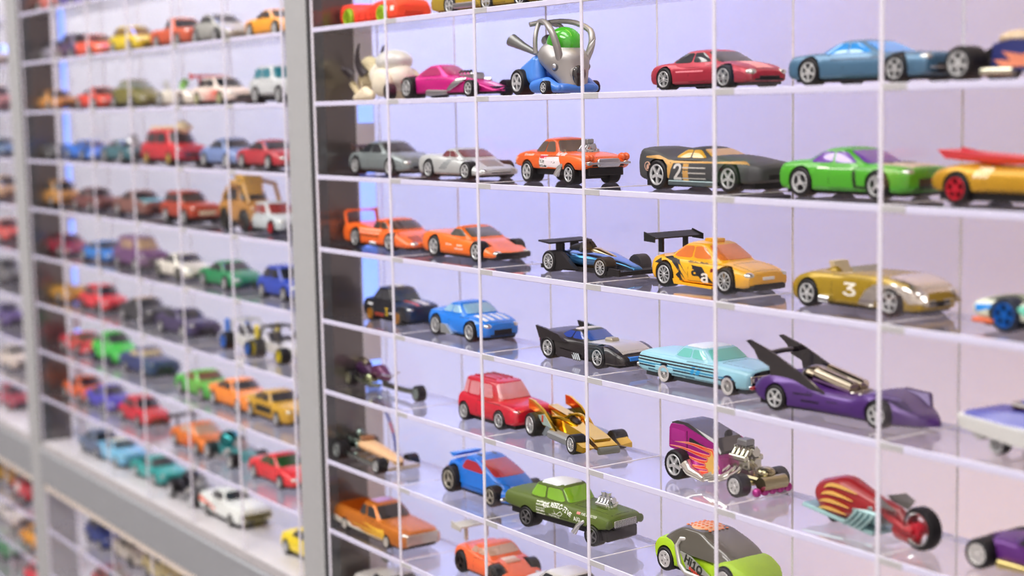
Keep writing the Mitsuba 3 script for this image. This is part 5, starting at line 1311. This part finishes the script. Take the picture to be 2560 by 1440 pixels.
# ------------------------------------------------------------------ far case: cars further off, one per cell
FAR = [  # row, picture column of the tail, kind, colour, wheel colour, label, options
    (-1, 86, 'blob', '#e2837a', CHROME, 'pink toy car at the top left of the far case', {}),
    (-1, 136, 'hatch', '#5a4a9a', CHROME, 'violet and blue toy car at the top of the far case', {}),
    (0, 96, 'sedan', '#8f8c9c', CHROME, 'grey toy car in the dim left end cell of the far case', {}),
    (0, 142, 'van', '#4a4470', CHROME, 'small dark violet van beside the blue light strip', {'L': .5}),
    (0, 172, 'coupe', '#e2543c', CHROME, 'orange red coupe left of the yellow car', {'H': .22}),
    (0, 268, 'hatch', '#d8c018', CHROME, 'yellow hatchback with brown roof glass', {'glass': '#6b4a1c', 'H': .25, 'L': .7}),
    (0, 372, 'pickup', '#e0623c', CHROME, 'orange red truck with a tan rounded top', {'roof': '#d8b88a', 'H': .25}),
    (0, 472, 'blob', '#9a9c98', CHROME, 'grey domed car with a red tail panel', {}),
    (0, 603, 'coupe', '#f0a028', CHROME, 'amber orange sports car cut by the grey post', {'H': .21}),
    (1, 74, 'pickup', '#eaa85c', CHROME, 'sandy orange pickup at the left end of its shelf', {}),
    (1, 184, 'coupe', '#d8402c', CHROME, 'red sports car left of the olive domed car', {'H': .21}),
    (1, 270, 'blob', '#6e6a2a', CHROME, 'olive brown domed car with smoky canopy', {'H': .26, 'L': .72, 'glass': '#8a948c'}),
    (1, 382, 'roadster', '#e9e4d6', CHROME, 'cream open car carrying bright green balls', {'H': .15}),
    (1, 474, 'hatch', '#e8d8cc', '#d8d8a8', 'cream and red race car with a big red rear wing', {'H': .23, 'L': .74}),
    (1, 619, 'suv', '#c9ced0', CHROME, 'silver off road car with teal windows', {'glass': '#2f8090', 'H': .29}),
    (2, 78, 'roadster', '#5d5f63', CHROME, 'dark grey open car at the dim left end', {}),
    (2, 156, 'wedge', '#2a6fd0', CHROME, 'blue wedge racer with black front', {'H': .19}),
    (2, 246, 'muscle', '#3a6a74', CHROME, 'dark teal car with a large chrome engine on its bonnet', {'H': .2}),
    (2, 350, 'van', '#d4303c', '#e0c060', 'red fire engine with cream ladder on its roof', {'H': .30, 'L': .82}),
    (2, 492, 'coupe', '#6f86b8', CHROME, 'silver blue coupe behind the dark red coupe', {'H': .23}),
    (2, 583, 'coupe', '#b02c38', CHROME, 'dark red coupe cut by the grey post', {'H': .22, 'L': .78}),
    (3, 88, 'van', '#c8924a', CHROME, 'tan van at the left end of the fourth far shelf', {'H': .27}),
    (3, 176, 'sedan', '#6b3a38', CHROME, 'maroon saloon beside the tan van', {'H': .22}),
    (3, 278, 'muscle', '#7a5048', CHROME, 'brown car with a teal front', {'H': .23, 'L': .8}),
    (3, 398, 'suv', '#b8442c', CHROME, 'rust red off road truck with a cream grille', {'grille': '#d9cdb4', 'H': .27, 'L': .68}),
    (3, 545, 'suv', '#b07c34', '#3a3a36', 'tall ochre loader truck with yellow cab', {'H': .36, 'L': .6, 'r': (.085, .085)}),
    (3, 607, 'hatch', '#bcc6ca', '#d02838', 'silver hatchback with red wheels and reddish glass', {'glass': '#8e3a38', 'H': .24}),
    (4, 104, 'wedge', '#8e2038', CHROME, 'dark crimson racer at the dim left end', {'H': .2}),
    (4, 196, 'coupe', '#2478c8', CHROME, 'blue coupe left of the purple van', {'H': .2}),
    (4, 280, 'van', '#6a4474', CHROME, 'purple delivery van with tan rear windows', {'H': .30, 'L': .72, 'glass': '#b89a7a', 'wins': [(.35, .55), (.62, .85)]}),
    (4, 380, 'coupe', '#eeece0', '#8f8f88', 'white coupe with black side glass', {'H': .22}),
    (4, 490, 'coupe', '#12804c', CHROME, 'green sports car between the white coupe and the dark blue one', {'H': .215}),
    (4, 637, 'hatch', '#2a46b0', CHROME, 'dark blue hot hatch by the grey post', {'H': .25}),
    (5, 102, 'roadster', '#c89640', CHROME, 'golden winged racer at the dim left end', {'H': .17}),
    (5, 194, 'hatch', '#d83440', '#5a5a50', 'red hatchback with dark windows', {'H': .25, 'L': .72}),
    (5, 292, 'muscle', '#33353a', CHROME, 'black car with a tan roof', {'roof': '#c8a888', 'H': .22}),
    (5, 384, 'muscle', '#4a4068', CHROME, 'dusky violet muscle car with grey bonnet', {'H': .22, 'L': .8}),
    (5, 545, 'buggy', '#dfe2e0', '#3a78d8', 'white and blue bare framed buggy', {}),
    (5, 618, 'buggy', '#d8d8d4', '#e8d420', 'white roll cage buggy with yellow wheels', {}),
    (6, 146, 'wedge', '#d23848', CHROME, 'red racer at the dim left end of its shelf', {'H': .2}),
    (6, 222, 'blob', '#3cc044', '#3a3f6a', 'bright green beast shaped car with blue wheel arches', {'H': .30, 'L': .7}),
    (6, 295, 'classic', '#27386e', CHROME, 'navy blue classic car with a cream rear window', {'H': .24, 'glass': '#c8b898'}),
    (6, 432, 'muscle', '#58c050', CHROME, 'light green muscle car with brown glass', {'H': .22, 'glass': '#6a4a3a'}),
    (6, 512, 'muscle', '#f08a30', CHROME, 'orange muscle car with dark glass, right of the light green one', {'H': .235, 'L': .82}),
    (6, 603, 'muscle', '#c89c2c', CHROME, 'mustard muscle car with a black flank', {'H': .235, 'L': .8}),
    (7, 152, 'coupe', '#ee7038', CHROME, 'orange coupe at the dim left end', {'H': .24}),
    (7, 206, 'coupe', '#4a46b8', CHROME, 'indigo coupe behind the red hatchback', {'H': .23}),
    (7, 292, 'hatch', '#cc2238', CHROME, 'glossy red rounded hatchback', {'H': .24, 'L': .68}),
    (7, 419, 'coupe', '#f0822c', CHROME, 'orange coupe with pale glass and a dark rear wing', {'H': .235, 'glass': '#c8a890', 'L': .78}),
    (7, 505, 'rod', '#3f9498', CHROME, 'teal chrome hot rod with bare black frame', {}),
    (7, 613, 'coupe', '#e0343c', CHROME, 'red coupe with a yellow stripe and dark green glass', {'H': .23, 'glass': '#1f4a24', 'L': .78}),
    (8, 192, 'sedan', '#6a7a98', CHROME, 'grey blue saloon at the dim left end of the case floor', {'H': .23}),
    (8, 236, 'classic', '#7cc0e4', CHROME, 'sky blue classic car with a cream roof', {'roof': '#e6e2c8', 'H': .22, 'L': .74}),
    (8, 322, 'pickup', '#2ba09c', CHROME, 'turquoise pickup with a grey bed cover', {'H': .22}),
    (8, 414, 'rod', '#34343c', CHROME, 'black hot rod with chrome pipes', {}),
    (8, 494, 'classic', '#e9efec', '#8c8c88', 'white muscle car with an orange flank stripe and black grille', {'H': .25, 'L': .84}),
    (8, 694, 'coupe', '#f0d828', CHROME, 'bright yellow car cut by the grey post on the case floor', {'H': .24}),
    # farthest case, seen past the second post
    (0, -55, 'van', '#c9b8b0', CHROME, 'pale van in the farthest case, second row in view', {'H': .28}),
    (1, -58, 'suv', '#e0a0a4', CHROME, 'pink truck in the farthest case', {'H': .3}),
    (2, -50, 'coupe', '#5a7a9a', CHROME, 'blue grey coupe in the farthest case', {}),
    (3, -45, 'van', '#c8a07a', CHROME, 'tan van in the farthest case', {'H': .26}),
    (4, -40, 'pickup', '#d8524a', CHROME, 'red pickup with a white top in the farthest case', {'roof': '#eae6e0', 'H': .26}),
    (5, -35, 'sedan', '#6a6c70', CHROME, 'dark grey saloon in the farthest case', {'H': .27}),
    (6, -38, 'muscle', '#5a4488', CHROME, 'violet muscle car in the farthest case', {'H': .24}),
    (7, -20, 'classic', '#d8ccc0', CHROME, 'cream car with dark stripe in the farthest case', {'H': .25}),
    (8, -15, 'hatch', '#a83048', CHROME, 'crimson hatchback on the floor of the farthest case', {'H': .26}),
    # below the rail
    (9, 208, 'hatch', '#3a50a0', CHROME, 'dark blue hatchback in the first cell below the rail', {'H': .28}),
    (9, 272, 'coupe', '#d8d4cc', '#6a6a68', 'off white coupe below the rail, right of the dark blue hatchback', {'H': .25}),
    (9, 352, 'van', '#e4d8a0', CHROME, 'cream yellow van below the rail', {'H': .3}),
    (9, 430, 'coupe', '#3a4280', CHROME, 'navy coupe below the rail, farthest right in view', {'H': .22}),
    (10, 225, 'hatch', '#b85050', CHROME, 'dusty red hatchback on the second shelf below the rail', {'H': .26}),
    (10, 300, 'muscle', '#c86a3a', CHROME, 'rust orange car on the second shelf below the rail', {'H': .22}),
    (9, -20, 'suv', '#c89a28', CHROME, 'ochre off road car below the rail of the farthest case', {'H': .28}),
    (9, 30, 'van', '#c83c4c', CHROME, 'red van with a white side below the rail by the second post', {'H': .34, 'L': .5, 'Y': .1}),
    (10, -15, 'classic', '#ece8e4', CHROME, 'white car with a dark stripe on the second lower shelf of the farthest case', {'H': .22}),
    (10, 48, 'pickup', '#f0a830', CHROME, 'yellow orange pickup by the second post', {'H': .26, 'L': .5, 'Y': .08}),
    (11, -25, 'hatch', '#3f8a5a', CHROME, 'green hatchback at the lower left corner', {'H': .3}),
    (11, 55, 'blob', '#d03848', CHROME, 'red rounded car at the lower left corner by the post', {'H': .3, 'L': .5, 'Y': .1}),
]
KIN = ['five', 'pairs', 'three', 'disc', 'ten']
for i, (row, px, kind, col, rim, lb, opt) in enumerate(FAR):
    opt = dict(opt)
    Y = opt.pop('Y', .16 + .02 * (i % 3))
    if kind in ('buggy', 'rod'):
        zf = floor_z(row)
        t = Toy('toy_buggy' if kind == 'buggy' else 'toy_hot_rod', lb, 'toy car', (pix_x(px, Y, zf + .07) + .10, Y + .16, zf), 0)
        g = t.wb = .46
        for s in (-1, 1):
            t.wheel(0, s * .16, .072, .072, .09, 'five', rim)
            t.wheel(g, s * .16, .062, .062, .075, 'five', rim)
        t.add('body', hullp([(x, s * w, z) for s in (-1, 1) for x, w, z in ((-.06, .07, .06), (-.05, .07, .13), (.2, .09, .12), (.2, .09, .05), (g + .1, .07, .06), (g + .06, .06, .11))]), 'paint', col, 20)
        t.add('axle', cat_([cyl((x, -.13, r), (x, .13, r), .012) for x, r in ((0, .072), (g, .062))]), 'cast', '#555555')
        if kind == 'buggy':
            t.add('roll_cage', cat_([tube(np.array([(-.04, s * .08, .12), (.02, s * .075, .24), (.18, s * .075, .25), (.32, s * .08, .13)]), .011, 8) for s in (-1, 1)] + [cyl((x, -.075, z), (x, .075, z), .01, 8) for x, z in ((.02, .24), (.18, .25))]), 'satin', '#4a4640' if '#e8d420' == rim else '#c8ccd0')
            t.add('wing_tip', cat_([bx(-.09, -.03, s * .09 - .012, s * .09 + .012, .12, .24, .006) for s in (-1, 1)]), 'satin', rim)
            seat(t, .1, .14)
        else:
            t.add('cab', cat_([ell((.12, 0, .17), (.11, .09, .075), 3)]), 'chrome', col)
            engine(t, g * .75, .14, .055, CHROME, True)
            headers(t, g * .7, .08, .13, .05)
        continue
    ov = dict(opt)
    t = toy_car(kind, row, px, lb, col=col, m='pearl' if i % 3 == 0 else 'paint', kind=KIN[i % 5], rim=rim, Y=Y, name='toy_van' if kind == 'van' else 'toy_pickup' if kind == 'pickup' else 'toy_car', cat='toy van' if kind == 'van' else 'toy pickup' if kind == 'pickup' else 'toy car', **ov)
    if 'fire engine' in lb:
        t.add('ladder', cat_([bx(t.x0 + .02, t.x1 - .12, s * .05 - .008, s * .05 + .008, t.H, t.H + .025, .003) for s in (-1, 1)] + [bx(t.x0 + .05 + .06 * k, t.x0 + .062 + .06 * k, -.05, .05, t.H + .006, t.H + .018) for k in range(10)]), 'satin', '#e6d6b4')
        t.add('ladder_turret', blob((t.x1 - .16, 0, t.H + .01, .05), (t.x1 - .22, 0, t.H + .02, .05)), 'satin', '#e0cfa8')
    if 'green balls' in lb:
        t.add('green_ball', ell((.14, .02, .20), .035, 2), 'paint', '#5f9a1c')
        t.add('green_ball', ell((.24, -.04, .17), .028, 2), 'paint', '#7cc840')
        t.add('chrome_spike', cat_([cyl((-.08 + .03 * k, -.05, .12), (-.10 + .03 * k, -.07, .22), .01, 8) for k in range(4)]), 'chrome', CHROME)
    if 'rear wing' in lb:
        wing(t, t.x0 + .04, t.H * 1.0, .15, .06, .08, '#c03a40' if 'red rear' in lb else '#3a3432')
        side_mark(t, flames(.05, t.wb - .05, .08, .06, 4), '#d05848' if 'red rear' in lb else '#c8501c', 'print')
    if 'red tail' in lb:
        t.add('tail_panel', bx(t.x0 - .01, t.x0 + .08, -.11, .11, .06, .15, .02), 'paint', '#c83a3c')
    if 'engine on its bonnet' in lb:
        engine(t, t.wb * .8, .15, .055)
    if 'loader' in lb:
        t.add('cab_tower', bx(t.wb * .2, t.wb * .62, -.09, .09, .26, .44, .015), 'paint', '#e0b040')
        t.add('cab_window', bx(t.wb * .2 + .03, t.wb * .62 - .02, -.093, .093, .32, .40, .01), 'window', '#5a5a5a')
        t.add('loader_arm', cat_([tube(np.array([(-.05, s * .13, .25), (.12, s * .13, .38), (.34, s * .13, .36), (.42, s * .13, .22)]), .016, 8) for s in (-1, 1)]), 'paint', '#c8963c')
    if 'orange flank' in lb:
        side_mark(t, Polygon([(t.x0 + .01, .10), (t.x0 + .02, .145), (.14, .10), (.18, .06), (.08, .09)]), '#e8603c', 'stripe')
        t.add('front_grille', bx(t.x1 - .01, t.x1 + .006, -.135, .135, .075, .12, .01), 'satin', '#2e2c28')
    if 'yellow stripe' in lb:
        stripe(t, t.C.xf0, t.x1 - .04, .02, .09, '#e8c068')
    if 'black flank' in lb:
        side_mark(t, sbox(.1, .075, t.wb - .09, .125), '#23211c', 'stripe')
    if 'teal front' in lb:
        stripe(t, t.wb * .82, t.x1 - .02, -.12, .12, '#3f9aa6')
    if 'white side' in lb:
        side_mark(t, sbox(.02, .10, t.wb * .6, .2), '#eceae8', 'stripe')
